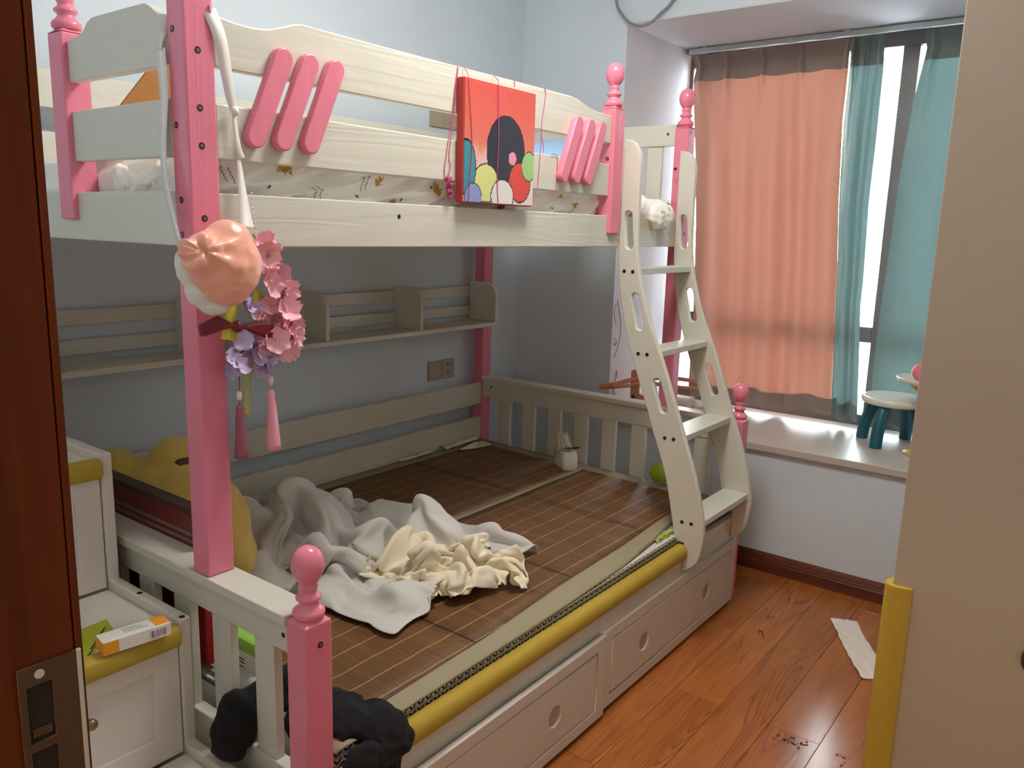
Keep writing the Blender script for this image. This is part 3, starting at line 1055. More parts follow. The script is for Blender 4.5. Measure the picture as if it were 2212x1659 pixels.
# lower posts
post(X0, X0 + 0.060, 1.082, 1.139, 0.0, 0.697, True, [(W(692, 1393, 1, 1.082), NY)])
post(X1 - 0.062, X1, 1.082, 1.139, 0.0, 0.722, True, [])
# back posts, full height
post(X0, X0 + 0.060, 2.342, 2.400, 0.0, 1.80)
post(X1 - 0.062, X1, 2.342, 2.400, 0.0, 1.80)
# upper front posts, standing on the head and foot rails
post(X0, X0 + 0.060, 1.384, 1.438, 0.697, 1.83, True,
     [(W(u, v, 1, 1.384), NY) for u, v in ((427, 108), (432, 233), (436, 315), (442, 472))] + [(W(u, v, 0, X0), NX) for u, v in ((372, 62), (381, 270), (392, 432), (394, 507))])
post(X1 - 0.062, X1 - 0.004, 1.380, 1.436, 0.722, 1.795, True, [(W(1478, 505, 1, 1.380), NY), (W(1493, 287, 1, 1.380), NY)])
# short guard posts beside the ladder and beside the stairs
post(2.318, 2.380, 1.375, 1.430, 1.391, 1.795, True, [(W(1312, 343, 0, 2.318), NX)])
post(0.829, 0.886, 1.822, 1.882, 1.393, 1.785, True)


def board(x0, x1, y0, y1, z0, z1, mt, name='rail', bev=0.0025, holes=()):
    o = MB().box(x0, x1, y0, y1, z0, z1).build(name, mt, bed, bev)
    for pt, nrm in holes:
        MB().disc(Vector(pt) - Vector(nrm) * 0.001, nrm, 0.0052, 0.0014, 14).build('bolt', 'screw', o)
    return o


# upper bunk: rails, deck, guards
board(X0 + 0.060, X1 - 0.062, 1.388, 1.413, 1.349, 1.450, 'cream_x', 'side_rail', holes=[(W(862, 468, 1, 1.388), NY)])
board(X0 + 0.060, X1 - 0.062, 2.352, 2.377, 1.349, 1.450, 'cream_x', 'side_rail')
board(X0 + 0.002, X0 + 0.027, 1.438, 2.342, 1.350, 1.451, 'cream_y', 'end_rail', holes=[(W(158, 443, 0, X0 + 0.002), NX)])
board(X1 - 0.050, X1 - 0.025, 1.436, 2.342, 1.349, 1.450, 'cream_y', 'end_rail')
board(X0 + 0.030, X1 - 0.052, 1.415, 2.350, 1.362, 1.380, 'bed_deck', 'bed_deck')
# long guard: shaped top board, straight lower board
top = [(0.9005, 1.7665), (0.945, 1.7610), (0.985, 1.7600), (1.021, 1.7640), (1.060, 1.7770), (1.083, 1.7860), (1.105, 1.7895), (1.30, 1.7880), (1.60, 1.7880), (1.93, 1.7890), (2.085, 1.7885),
       (2.115, 1.7850), (2.150, 1.7765), (2.190, 1.7680), (2.235, 1.7630), (2.3175, 1.7610)]
MB().prism([(2.3175, 1.6755), (0.9005, 1.6755)] + top, 'y', 1.388, 1.410).build('guard_board', 'cream_x', bed, 0.003)
board(0.9005, 2.3175, 1.388, 1.410, 1.5115, 1.6120, 'cream_x', 'guard_board', 0.003)
# end guard towards the stairs
endp = [(1.822, 1.7570), (1.775, 1.7610), (1.757, 1.7640), (1.744, 1.7730), (1.733, 1.7820), (1.715, 1.7880), (1.690, 1.7890), (1.516, 1.7890), (1.498, 1.7830), (1.483, 1.7730), (1.468, 1.7640), (1.4385, 1.7600)]
MB().prism([(1.4385, 1.6740), (1.822, 1.6740)] + endp, 'x', X0 + 0.001, X0 + 0.023).build('guard_board', 'cream_y', bed, 0.003)
board(X0 + 0.001, X0 + 0.023, 1.4385, 1.822, 1.5135, 1.6160, 'cream_y', 'guard_board', 0.003)
# back guard against the wall
board(X0 + 0.060, X1 - 0.062, 2.352, 2.374, 1.682, 1.780, 'cream_x', 'guard_board')
board(X0 + 0.060, X1 - 0.062, 2.352, 2.374, 1.520, 1.620, 'cream_x', 'guard_board')
# far end of the upper bunk: top board and slats
board(X1 - 0.052, X1 - 0.030, 1.436, 2.342, 1.722, 1.800, 'cream_y', 'end_board', holes=[(W(1443, 290, 0, X1 - 0.052), NX)])
for k in range(6):
    y = 1.492 + k * 0.142
    board(X1 - 0.046, X1 - 0.030, y, y + 0.062, 1.450, 1.722, 'cream_z', 'slat')
# slanted pink slats decorating the guard
for xs in ((0.989, 1.053, 1.120), (2.048, 2.116, 2.183)):
    for i, x in enumerate(xs):
        me, og = plate(capsule((x - 0.015, 1.558), (x + 0.054, 1.712), 0.0205), [], 0.021, 0.003, 'y', 1.3668)
        link_mesh('pink_slat', me, og, 'pink_z', bed)

# lower bunk: head end
MB().box(X0 - 0.004, X0 + 0.068, 1.1395, 2.3415, 0.675, 0.6965).build('head_cap', 'cream_y', bed, 0.003)
board(X0 + 0.010, X0 + 0.038, 1.1395, 2.3415, 0.614, 0.675, 'cream_y', 'head_rail', holes=[(W(612, 1372, 0, X0 + 0.010), NX)])
board(X0 + 0.010, X0 + 0.038, 1.1395, 2.3415, 0.235, 0.368, 'cream_y', 'head_rail')
for k in range(8):
    y = 1.197 + k * 0.1435
    board(X0 + 0.014, X0 + 0.034, y, y + 0.062, 0.368, 0.614, 'cream_z', 'slat')
# foot end
MB().box(X1 - 0.070, X1 - 0.002, 1.1395, 2.3415, 0.702, 0.7215).build('foot_cap', 'cream_y', bed, 0.003)
board(X1 - 0.058, X1 - 0.032, 1.1395, 2.3415, 0.626, 0.702, 'cream_y', 'foot_rail', holes=[(W(1061, 836, 0, X1 - 0.058), NX)])
board(X1 - 0.058, X1 - 0.032, 1.1395, 2.3415, 0.235, 0.330, 'cream_y', 'foot_rail')
for k in range(8):
    y = 2.183 - k * 0.1395
    board(X1 - 0.054, X1 - 0.036, y, y + 0.066, 0.330, 0.626, 'cream_z', 'slat')
# long rails and deck
board(X0 + 0.060, X1 - 0.062, 1.0785, 1.1010, 0.255, 0.3560, 'cream_x', 'side_rail')
board(X0 + 0.060, X1 - 0.062, 2.347, 2.372, 0.590, 0.690, 'cream_x', 'side_rail')
board(X0 + 0.060, X1 - 0.062, 2.347, 2.372, 0.400, 0.528, 'cream_x', 'side_rail')
board(X0 + 0.040, X1 - 0.060, 1.1015, 2.345, 0.285, 0.303, 'bed_deck', 'bed_deck')

# ------------------------------------------------------------------ ladder
lad = thing('bunk_ladder', 'cream curved ladder with oval hand slots leaning on the bunk bed', 'ladder', (2.62, 1.2, 0.273))
back = [(1.386, 1.698), (1.387, 1.40), (1.387, 1.335), (1.377, 1.225), (1.352, 1.105), (1.328, 1.025), (1.288, 0.919), (1.250, 0.825), (1.220, 0.745), (1.190, 0.672), (1.160, 0.589), (1.135, 0.489), (1.1200, 0.42), (1.1120, 0.378)]
front = [(1.058, 0.287), (1.031, 0.312), (1.017, 0.352), (1.011, 0.430), (1.033, 0.540), (1.067, 0.647), (1.107, 0.749), (1.146, 0.850), (1.192, 0.965), (1.237, 1.065), (1.270, 1.148), (1.297, 1.238), (1.311, 1.307), (1.317, 1.365), (1.321, 1.495), (1.321, 1.610), (1.325, 1.650), (1.338, 1.678), (1.358, 1.693), (1.386, 1.698)]
outline = [tuple(p) for p in spline([Vector((a, b, 0)) for a, b in back], 4)]
outline = [(p[0], p[1]) for p in outline] + [(1.0775, 0.377), (1.0765, 0.276)]
outline += [(p.x, p.y) for p in spline([Vector((a, b, 0)) for a, b in front], 4)][:-1]
slots = [capsule((1.3470, 1.357), (1.3570, 1.453), 0.0145)[::-1], capsule((1.2900, 1.090), (1.3140, 1.185), 0.0145)[::-1], capsule((1.1830, 0.822), (1.2150, 0.908), 0.0145)[::-1]]
for xs in (2.400, 2.812):
    me, og = plate(outline, slots, 0.021, 0.003, 'x', xs)
    st = link_mesh('stringer', me, og, 'cream_z', lad)
    if xs < 2.5:
        for u, v in ((1348.5, 585.6), (1367, 587), (1378.6, 764), (1397.7, 766), (1436, 946), (1455, 949), (1473, 1127.5), (1493, 1132)):
            MB().disc(W(u, v, 0, xs) + Vector((0.001, 0, 0)), NX, 0.0062, 0.0022, 14).build('screw', 'screw', st)
    else:
        MB().disc(W(1459, 365, 0, xs) + Vector((0.001, 0, 0)), NX, 0.0058, 0.0020, 14).build('screw', 'screw', st)
for z, y0, y1 in ((1.270, 1.312, 1.372), (0.998, 1.224, 1.312), (0.726, 1.112, 1.205), (0.450, 1.022, 1.118)):
    MB().box(2.4208, 2.8122, y0, y1, z - 0.011, z + 0.011).build('rung', 'cream_x', lad, 0.002)

# ------------------------------------------------------------------ drawers rolling under the bed
for x0, x1, yf, lab in ((0.905, 1.872, 1.052, 'white under-bed drawer pushed in below the near half of the bed, beside the storage stairs'),
                        (1.878, 2.848, 1.064, 'white under-bed drawer with two round finger holes beneath the ladder')):
    d = thing('underbed_drawer', lab, 'drawer', ((x0 + x1) / 2, yf, 0.0), 'drawers under the bunk bed')
    zt, zb = 0.266, 0.016
    hx = (x0 + 0.252, x1 - 0.254)
    m = 0.045
    o1 = [(x0, zb), (x1, zb), (x1, zt), (x0, zt)]
    i1 = [(x0 + m, zb + m - 0.012), (x0 + m, zt - m + 0.010), (x1 - m, zt - m + 0.010), (x1 - m, zb + m - 0.012)]
    me, og = plate(o1, [i1], 0.018, 0.002, 'y', yf)
    link_mesh('front_frame', me, og, 'drawer', d)
    g = 0.005
    o2 = [(x0 + m + g, zb + m - 0.012 + g), (x1 - m - g, zb + m - 0.012 + g), (x1 - m - g, zt - m + 0.010 - g), (x0 + m + g, zt - m + 0.010 - g)]
    me, og = plate(o2, [circle(x, 0.137, 0.029)[::-1] for x in hx], 0.017, 0.003, 'y', yf + 0.0005)
    link_mesh('front_panel', me, og, 'drawer', d)
    for x in hx:
        MB().prism(circle(x, 0.137, 0.0285), 'y', yf + 0.0075, yf + 0.0180).build('finger_hole_base', 'drawer_hole', d)
    MB().box(x0 + 0.02, x1 - 0.02, yf + 0.0185, yf + 0.026, zb + 0.02, zt - 0.02).build('front_backing', 'drawer', d)
    MB().box(x0 + 0.03, x1 - 0.03, yf + 0.0265, 1.75, zb + 0.01, zt - 0.05).build('drawer_box', 'bed_deck', d)
    for cx_ in (x0 + 0.1, x1 - 0.1):
        MB().prism(circle(yf + 0.08, 0.012, 0.012, 14), 'x', cx_, cx_ + 0.02).build('castor', 'black', d)

# ------------------------------------------------------------------ foam edge guards
def foam(label, poly, axis, a, b):
    c = [Vector((p[0], p[1], 0)) for p in poly]
    o = MB().prism(poly, axis, a, b, True).build('foam_guard', 'foam', None, 0.003, 3)
    o.data.set_sharp_from_angle(angle=math.radians(62))
    return tag(o, label, 'edge guard', 'yellow foam edge guards')


foam('long mustard foam guard on the lower bunk front rail',
     [(1.0780, 0.322), (1.068, 0.324), (1.062, 0.330), (1.0595, 0.340), (1.060, 0.354), (1.065, 0.366), (1.074, 0.3725), (1.085, 0.3740), (1.096, 0.3720), (1.1015, 0.3660), (1.1015, 0.3565), (1.0780, 0.3565)], 'x', 0.985, 2.398)
foam('upright mustard foam guard on the wardrobe corner',
     [(1.7495, 0.272), (1.7495, 0.3115), (1.790, 0.3115), (1.790, 0.317), (1.778, 0.324), (1.760, 0.328), (1.746, 0.326), (1.738, 0.317), (1.7365, 0.302), (1.740, 0.282), (1.745, 0.272)], 'z', 0.0, 0.693)

# ------------------------------------------------------------------ storage stairs at the head of the bed
st = thing('storage_stairs', 'white stepped storage cabinet with panelled doors at the bed head', 'stairs', (0.52, 1.75, 0.0))
SX0, SX1 = 0.232, 0.818
YS = [1.135, 1.420, 1.702, 1.985, 2.338]
ZS = [0.316, 0.592, 0.880, 1.165]
side = [(YS[0], 0.0), (YS[4], 0.0), (YS[4], ZS[3] + 0.02)]
for k in (3, 2, 1, 0):
    side += [(YS[k], ZS[k] + 0.02), (YS[k], ZS[k - 1] + 0.02 if k else 0.0)]
side = side[:-1]
for xa in (SX0, SX1 - 0.025):
    pn = MB().prism(side, 'x', xa, xa + 0.025).build('side_panel', 'stair', st, 0.004, 2)
    if xa > 0.5:
        for u, v in ((293, 1284), (381, 1337)):
            p = W(u, v, 2, ZS[1] + 0.02)
            MB().disc((xa + 0.012, p.y, ZS[1] + 0.0195), (0, 0, 1), 0.006, 0.0012, 14).build('screw_cap', 'screw', pn)
for k in range(4):
    ya, yb, zt = YS[k], YS[k + 1], ZS[k]
    zl = ZS[k - 1] if k else 0.0
    MB().box(SX0 + 0.0255, SX1 - 0.0255, ya + 0.001, yb - 0.0005, zt - 0.018, zt).build('tread', 'stair', st, 0.002)
    z0, z1 = zl + 0.003, zt - 0.019
    fo = [(SX0 + 0.0275, z0), (SX1 - 0.0275, z0), (SX1 - 0.0275, z1), (SX0 + 0.0275, z1)]
    mx = 0.055
    fi = [(SX0 + 0.0275 + mx, z0 + mx), (SX0 + 0.0275 + mx, z1 - mx), (SX1 - 0.0275 - mx, z1 - mx), (SX1 - 0.0275 - mx, z0 + mx)]
    me, og = plate(fo, [fi], 0.016, 0.002, 'y', ya + 0.004)
    dr = link_mesh('door_frame', me, og, 'stair', st)
    MB().box(SX0 + 0.0275 + mx - 0.003, SX1 - 0.0275 - mx + 0.003, ya + 0.0095, ya + 0.0195, z0 + mx - 0.003, z1 - mx + 0.003).build('door_panel', 'stair', st, 0.002)
    if k == 1:
        MB().lathe(0, 0, [(0.006, 0.0), (0.005, 0.008), (0.010, 0.014), (0.011, 0.019), (0.008, 0.024)], 16)
        kn = MB().tube([(0.606, ya + 0.004, 0.482), (0.606, ya - 0.006, 0.482), (0.606, ya - 0.008, 0.482), (0.606, ya - 0.016, 0.482), (0.606, ya - 0.020, 0.482)], [0.005, 0.005, 0.010, 0.011, 0.007], 16)
        kn.build('knob', 'screw_ring', dr)
for k, lab in ((1, 'mustard foam guard on the stair step that holds the medicine box'), (2, 'mustard foam guard on the stair step below the bunk, beside the red box')):
    y, z = YS[k], ZS[k]
    foam(lab, [(y - 0.0005, z - 0.032), (y - 0.010, z - 0.030), (y - 0.014, z - 0.020), (y - 0.014, z - 0.004), (y - 0.011, z + 0.006), (y - 0.003, z + 0.011), (y + 0.020, z + 0.010), (y + 0.024, z + 0.0005), (y - 0.0005, z + 0.0005)],
         'x', SX0 + 0.03, SX1 - (0.028 if k == 1 else 0.012) if k == 1 else SX1 - 0.026)

# ------------------------------------------------------------------ wall shelf over the lower bunk
sh = thing('wall_shelf', 'long cream open bookshelf with rounded dividers above the lower bunk', 'shelf', (1.88, 2.33, 0.966))
MB().box(0.905, 2.853, 2.250, 2.408, 0.966, 0.984).build('shelf_board', 'cream_x', sh, 0.002)
dv = [(2.408, 0.984), (2.408, 1.158), (2.318, 1.158)] + [(2.318 - 0.062 * math.sin(a), 1.096 + 0.062 * math.cos(a)) for a in [i * math.pi / 16 for i in range(1, 9)]] + [(2.256, 0.984)]
me0 = None
for k in range(5):
    x = 0.906 + k * 0.4825
    if me0 is None:
        me0, og0 = MB().prism(dv, 'x', x, x + 0.017).mesh('divider')
        me0.materials.append(MAT['cream_z'])
    link_mesh('divider', me0, Vector((x + 0.0085, og0.y, og0.z)), None, sh, 0.002)
for z0 in (1.090, 1.003):
    MB().box(0.906, 2.853, 2.409, 2.4195, z0, z0 + 0.044).build('back_slat', 'cream_x', sh, 0.002)

# sockets
for zc, lab in ((0.763, 'champagne double wall socket below the shelf above the lower bunk'), (1.858, 'champagne double wall socket above the upper bunk, partly behind the guard board')):
    s = thing('wall_socket', lab, 'socket', (2.675, YW, zc - 0.044))
    for i, x in enumerate((2.590, 2.677)):
        f = MB().box(x, x + 0.085, YW - 0.010, YW - 0.0005, zc - 0.044, zc + 0.044).build('faceplate', 'socket', s, 0.003)
        if i:
            for dx, dz, w, h in ((0.030, 0.016, 0.009, 0.006), (0.046, 0.016, 0.009, 0.006), (0.036, -0.014, 0.004, 0.009), (0.028, -0.022, 0.006, 0.005), (0.046, -0.022, 0.006, 0.005)):
                MB().box(x + dx, x + dx + w, YW - 0.0106, YW - 0.0099, zc + dz, zc + dz + h).build('socket_slot', 'socket_dark', f)

# ================================================================== lower mattress and bamboo mat
def zmat(x, y):
    t = min(1.0, max(0.0, (y - 1.10) / 1.2))
    return 0.403 + 0.022 * t + 0.003 * mnoise.noise(Vector((x * 2.1, y * 2.1, 3.0)))


mt = thing('mattress', 'lower bunk mattress with black and white zigzag edging', 'mattress', (1.87, 1.73, 0.304))
n = 40
rows = []
for i in range(n + 1):
    x = 0.905 + (2.850 - 0.905) * i / n
    rows.append([(x, 1.108 + (2.338 - 1.108) * j / 24, zmat(x, 1.108 + (2.338 - 1.108) * j / 24) - 0.0095) for j in range(25)])
b = MB().grid([r[::-1] for r in rows])
b.build('mattress_top', 'grey_cloth', mt)
MB().box(0.905, 2.850, 1.106, 2.338, 0.304, 0.391).build('mattress_core', 'ticking', mt, 0.002)
MB().box(0.9015, 0.9048, 1.107, 2.337, 0.305, 0.389).build('mattress_end', 'grey_cloth', mt)
for z in (0.3895, 0.3745):
    MB().tube([(0.905, 1.1055, z), (1.4, 1.1045, z), (1.9, 1.1045, z), (2.850, 1.1055, z)], 0.0028, 8).build('piping', 'matborder', mt)


def yout(x):
    return float(np.interp(x, [0.9, 1.2, 1.58, 1.8, 2.06, 2.3, 2.47, 2.85], [1.098, 1.098, 1.100, 1.104, 1.112, 1.134, 1.163, 1.185]))


def yinn(x):
    return float(np.interp(x, [0.9, 1.04, 1.42, 1.8, 2.17, 2.52, 2.85], [1.137, 1.139, 1.147, 1.176, 1.187, 1.210, 1.228]))


mat = thing('bamboo_mat', 'brown bamboo sleeping mat with beige border on the lower bunk', 'mat', (1.87, 1.72, 0.40))
XA, XB, YB = 0.915, 2.846, 2.336
bw = 0.062


def mat_grid(fx0, fx1, fy0, fy1, nx, ny, dz=0.0, edge_droop=False):
    rows = []
    for i in range(nx + 1):
        u = i / nx
        r = []
        for j in range(ny + 1):
            t = j / ny
            x = fx0 + (fx1 - fx0) * u
            ya = fy0(x) if callable(fy0) else fy0
            yb = fy1(x) if callable(fy1) else fy1
            y = ya + (yb - ya) * t
            z = zmat(x, y) + dz
            if edge_droop and y < 1.125:
                z -= (1.125 - y) * 0.35
            r.append((x, y, z))
        rows.append(r[::-1])
    return MB().grid(rows)


inner0 = yinn
folds = [XA + 0.045, 1.397, 1.868, 2.339, XB - 0.070]
for k in range(4):
    for ya, yb in ((inner0, 1.716), (1.743, YB - 0.060)):
        xa, xb = folds[k] + 0.0022, folds[k + 1] - 0.0022
        mat_grid(xa, xb, ya, yb, 14, 14, 0.0015).build('mat_panel', 'bamboo', mat, solid=0.004, org=(1.87, 1.72, 0.40))
bb = mat_grid(XA, XB, yout, lambda x: inner0(x) + 0.002, 60, 8, 0.0, True)
bb.build('front_border', 'matborder', mat, solid=0.003, org=(1.87, 1.72, 0.40))
mat_grid(XA, XB, YB - 0.062, YB, 40, 4, 0.0).build('back_border', 'matborder', mat, solid=0.003, org=(1.87, 1.72, 0.40))
mat_grid(XA, folds[0] + 0.002, inner0, YB - 0.062, 4, 30, 0.0).build('head_border', 'matborder', mat, solid=0.003, org=(1.87, 1.72, 0.40))
mat_grid(folds[4] - 0.002, XB, inner0, YB - 0.062, 4, 30, 0.0).build('foot_border', 'matborder', mat, solid=0.003, org=(1.87, 1.72, 0.40))
mat_grid(folds[0], folds[4], 1.717, 1.742, 40, 3, 0.0035).build('centre_band', 'matborder', mat, solid=0.002, org=(1.87, 1.72, 0.40))
mat_grid(folds[0], folds[4], lambda x: inner0(x) - 0.006, YB - 0.058, 40, 20, -0.004).build('mat_backing', 'dark_rim', mat, org=(1.87, 1.72, 0.40))
P = [(x, yout(x) + 0.004, zmat(x, yout(x)) - max(0.0, 1.125 - yout(x)) * 0.35 + 0.0008) for x in np.linspace(XA, XB, 60)]
MB().tube(P, 0.0016, 6).build('edge_piping', 'dark_rim', mat)

# ------------------------------------------------------------------ things lying on the lower bunk
zb = lambda x, y: zmat(x, y) + 0.004
def on_mat(u, v, dz=0.008):
    return W(u, v, 2, 0.415 + dz)


sims = settle_cloths([(72, (.62, .80), (1.20, 1.40), 3.0, 0.3, .30, 1.2), (52, (.36, .40), (0.66, 0.74), 11.0, 0.9, .26, 0.25)])
lay_cloth('blanket', 'grey_cloth', sims[0], (1.135, 1.880, 1.360, 2.262), zb, 1.15, 'crumpled pale grey blanket heaped on the bamboo mat', 'blanket', 0.005)
lay_cloth('cloth', 'cream_cloth', sims[1], (1.430, 1.775, 1.235, 1.590), zb, 1.35, 'crumpled cream cotton cloth beside the grey blanket', 'cloth', 0.003)

# black garment over the near corner, one lobe pushed out between the head slats
bl = [((0.985, 1.19, 0.405), (0.070, 0.09, 0.030), None), ((1.035, 1.110, 0.390), (0.055, 0.065, 0.030), None), ((1.035, 1.066, 0.365), (0.055, 0.024, 0.032), None), ((0.950, 1.30, 0.425), (0.055, 0.035, 0.055), None),
      ((0.885, 1.300, 0.430), (0.06, 0.026, 0.045), None), ((0.835, 1.300, 0.418), (0.035, 0.036, 0.060), None), ((0.818, 1.302, 0.388), (0.026, 0.040, 0.045), None), ((0.955, 1.062, 0.345), (0.050, 0.022, 0.060), None), ((1.000, 1.052, 0.330), (0.045, 0.016, 0.055), None), ((0.930, 1.20, 0.40), (0.03, 0.05, 0.035), None)]
o = remesh_blob(bl, 0.006, 'garment', 'black_cloth', None, 0.009, 17.0, 4,
                lambda p: Vector((p.x, p.y, max(p.z, zmat(p.x, p.y) + 0.005))) if p.x > 0.912 and p.y > 1.112 else p)
tag(o, 'black knitted garment bundled against the near lower post', 'clothing')

# packet of tissues by the foot slats
tp = thing('tissue_pack', 'small open white tissue pack with blue print by the foot slats', 'tissue pack', (2.745, 1.79, 0.415))
tb = MB()
rng = random.Random(3)
base8 = [(2.690, 1.760), (2.735, 1.722), (2.790, 1.770), (2.745, 1.845)]
rows = []
for i, (z, k) in enumerate(((0.422, 0.94), (0.440, 1.04), (0.468, 1.02), (0.492, 0.92), (0.500, 0.72))):
    r = []
    for j in range(24):
        t = j / 24 * 4
        a, c = base8[int(t) % 4], base8[(int(t) + 1) % 4]
        f = t - int(t)
        x, y = a[0] + (c[0] - a[0]) * f, a[1] + (c[1] - a[1]) * f
        x, y = 2.740 + (x - 2.740) * k, 1.775 + (y - 1.775) * k
        w = 0.004 * mnoise.noise(Vector((x * 40, y * 40, z * 30)))
        r.append((x + w, y + w, z + (0.012 * mnoise.noise(Vector((x * 30, y * 30, 1.0))) if i > 2 else 0)))
    rows.append(r)
tb.grid(rows, True, True)
tb.add([(2.740, 1.775, 0.503)] + rows[-1], [(0, 1 + j, 1 + (j + 1) % 24) for j in range(24)], True)
tb.build('pack', 'tissue', tp)
rows = []
for i in range(10):
    t = i / 9
    rows.append([(2.725 + 0.02 * math.sin(s * 2.2 + t), 1.815 - 0.075 * (j / 11) * (1 - 0.5 * t), 0.495 + 0.075 * t + 0.010 * math.sin(s * 3)) for j, s in ((j, j * 0.9) for j in range(12))])
MB().grid(rows).build('tissue', 'tissue', tp, solid=0.0015)
rows = [[(2.700 + 0.012 * i, 1.742 + 0.010 * j - 0.006 * i, 0.506 + 0.022 * math.sin(i * 0.7 + j * 0.4) * 0.3 + 0.010 * (1 - j / 4)) for j in range(5)] for i in range(5)]
MB().grid(rows).build('printed_flap', 'blue_print', tp, solid=0.0015)

# used tissues along the back rail, folded paper fan
def scrap(pts, label, seed, zoff=0.006, amp=0.012, mt_='tissue', name='crumpled_tissue', cat='tissue'):
    (x0, y0), (x1, y1), w = pts
    d = Vector((x1 - x0, y1 - y0, 0))
    nrm = Vector((-d.y, d.x, 0)).normalized()
    rows = []
    for i in range(18):
        t = i / 17
        r = []
        for j in range(9):
            s = j / 8 - 0.5
            p = Vector((x0, y0, 0)) + d * t + nrm * (w * s * (0.7 + 0.4 * mnoise.noise(Vector((t * 4, seed, 0)))))
            h = amp * (0.6 + ridged(t * 3.2 + seed, s * 3.0, seed)) * (1 - (2 * s) ** 4 * 0.6)
            r.append((p.x, p.y, zmat(p.x, p.y) + zoff + max(0.001, h)))
        rows.append(r)
    return tag(MB().grid(rows).build(name, mt_, None, solid=0.002), label, cat)


scrap(((2.56, 2.318), (2.80, 2.325), 0.05), 'crumpled white tissue along the back rail by the corner post', 1.3)
scrap(((2.30, 2.322), (2.50, 2.322), 0.024), 'small torn tissue strip against the lower back rail', 5.3, amp=0.008)
fan = thing('paper_fan', 'folded cream paper fan lying in the far corner of the mat', 'fan', (2.68, 2.24, 0.43))
rows = []
for i in range(25):
    a = math.radians(205 + 62 * i / 24)
    zz = 0.004 * (i % 2)
    rows.append([(2.80 + r * math.cos(a), 2.285 + r * math.sin(a) * 0.45 + 0.02, zmat(2.7, 2.25) + 0.006 + zz) for r in (0.05, 0.10, 0.16, 0.21)])
MB().grid(rows, False).build('fan_leaf', 'cream_cloth', fan, solid=0.001)
for i in (0, 24):
    MB().tube([rows[i][0], rows[i][-1]], 0.003, 6).build('guard_stick', 'dark_rim', fan)

# lime toy ball and green bag near the foot corner
o = MB().ellipsoid((2.815, 1.388, 0.462), (0.026, 0.042, 0.040), 20, 14)
tag(o.build('toy_ball', 'lime'), 'lime green toy ball wedged by the foot slats behind the ladder', 'ball')
lg = thing('leaf_print_bag', 'green leaf-printed bag tucked under the mat edge beside the ladder', 'bag', (2.40, 1.155, 0.385))
rows = [[(2.30 + 0.012 * i, 1.122 + 0.006 * j, 0.3925 + 0.010 * math.sin(math.pi * j / 6) + 0.003 * math.sin(i * 1.3 + j)) for j in range(7)] for i in range(12)]
MB().grid(rows).build('bag_body', 'pale_green', lg, solid=0.002)
for i, (x, a) in enumerate(((2.335, 0.4), (2.375, -0.3), (2.41, 0.6))):
    q = [(x - 0.022, 1.128), (x, 1.122), (x + 0.024, 1.132), (x + 0.002, 1.140)]
    MB().prism(q, 'z', 0.4035 - 0.004, 0.4060).build('leaf', 'lime', lg)

# red lidded box standing behind the head slats
rb = thing('gift_box', 'tall dark red lidded box standing behind the head slats', 'box', (0.945, 1.82, 0.412))
MB().box(0.908, 0.932, 1.515, 2.060, 0.424, 0.700).build('box_body', 'red', rb, 0.003)
MB().box(0.9055, 0.935, 1.515, 2.063, 0.700, 0.770).build('lid', 'red_lid', rb, 0.003)
MB().box(0.9045, 0.936, 1.515, 2.064, 0.770, 0.784).build('rim', 'dark_rim', rb, 0.002)
for z in (0.722, 0.706):
    MB().box(0.9035, 0.9055, 1.517, 2.062, z, z + 0.008).build('stripe', 'grey_stripe', rb)
# bow-shaped tab on the front
MB().prism([(1.93, 0.652), (1.95, 0.644), (1.93, 0.632), (1.915, 0.640), (1.90, 0.630), (1.885, 0.645), (1.90, 0.652)], 'x', 0.9030, 0.9079).build('tab', 'red', rb)

# yellow plush heaped behind the box
pl = [((1.115, 1.885, 0.590), (0.135, 0.150, 0.165), None), ((1.10, 2.03, 0.655), (0.095, 0.16, 0.105), None), ((1.05, 2.16, 0.700), (0.06, 0.12, 0.075), None), ((1.165, 1.85, 0.515), (0.085, 0.11, 0.09), None), ((1.14, 2.00, 0.735), (0.075, 0.095, 0.085), None), ((1.12, 2.05, 0.545), (0.09, 0.20, 0.11), None)]
ps = thing('plush_toy', 'large round yellow plush toy behind the red box', 'plush toy', (1.13, 1.95, 0.41))
remesh_blob(pl, 0.013, 'plush_body', 'plush', ps, 0.003, 12.0, 6)
q = W(396, 996, 0, 1.04)
MB().prism([(q.y - 0.016, q.z - 0.006), (q.y + 0.012, q.z - 0.002), (q.y - 0.010, q.z + 0.012)], 'x', 1.02, 1.050).build('ear_tip', 'dark_rim', ps, 0.003)

# green wipes packet and grey sock seen between the head slats
gpk = thing('wipes_packet', 'green and white wipes packet standing behind the head slats', 'packet', (0.945, 1.405, 0.41))
me_ = MB()
MB().box(0.925, 0.965, 1.350, 1.470, 0.416, 0.442).build('wrapper_base', 'green_pack', gpk, 0.008)
MB().box(0.9245, 0.9655, 1.352, 1.468, 0.442, 0.492).build('wrapper_label', 'white_plastic', gpk, 0.004)
MB().box(0.925, 0.965, 1.350, 1.470, 0.492, 0.522).build('wrapper_top', 'green_pack', gpk, 0.008)
for z, y0, y1 in ((0.474, 1.400, 1.440), (0.466, 1.400, 1.425), (0.456, 1.405, 1.435)):
    MB().box(0.9238, 0.9246, y0, y1, z, z + 0.0025).build('label_text', 'ink', gpk)
o = remesh_blob([((0.925, 1.405, 0.430), (0.022, 0.060, 0.020), None), ((0.925, 1.37, 0.432), (0.020, 0.03, 0.024), None)], 0.006, 'sock', 'grey_cloth', None, 0.004, 40, 2)
tag(o, 'balled pale grey sock in front of the green wipes packet', 'sock')

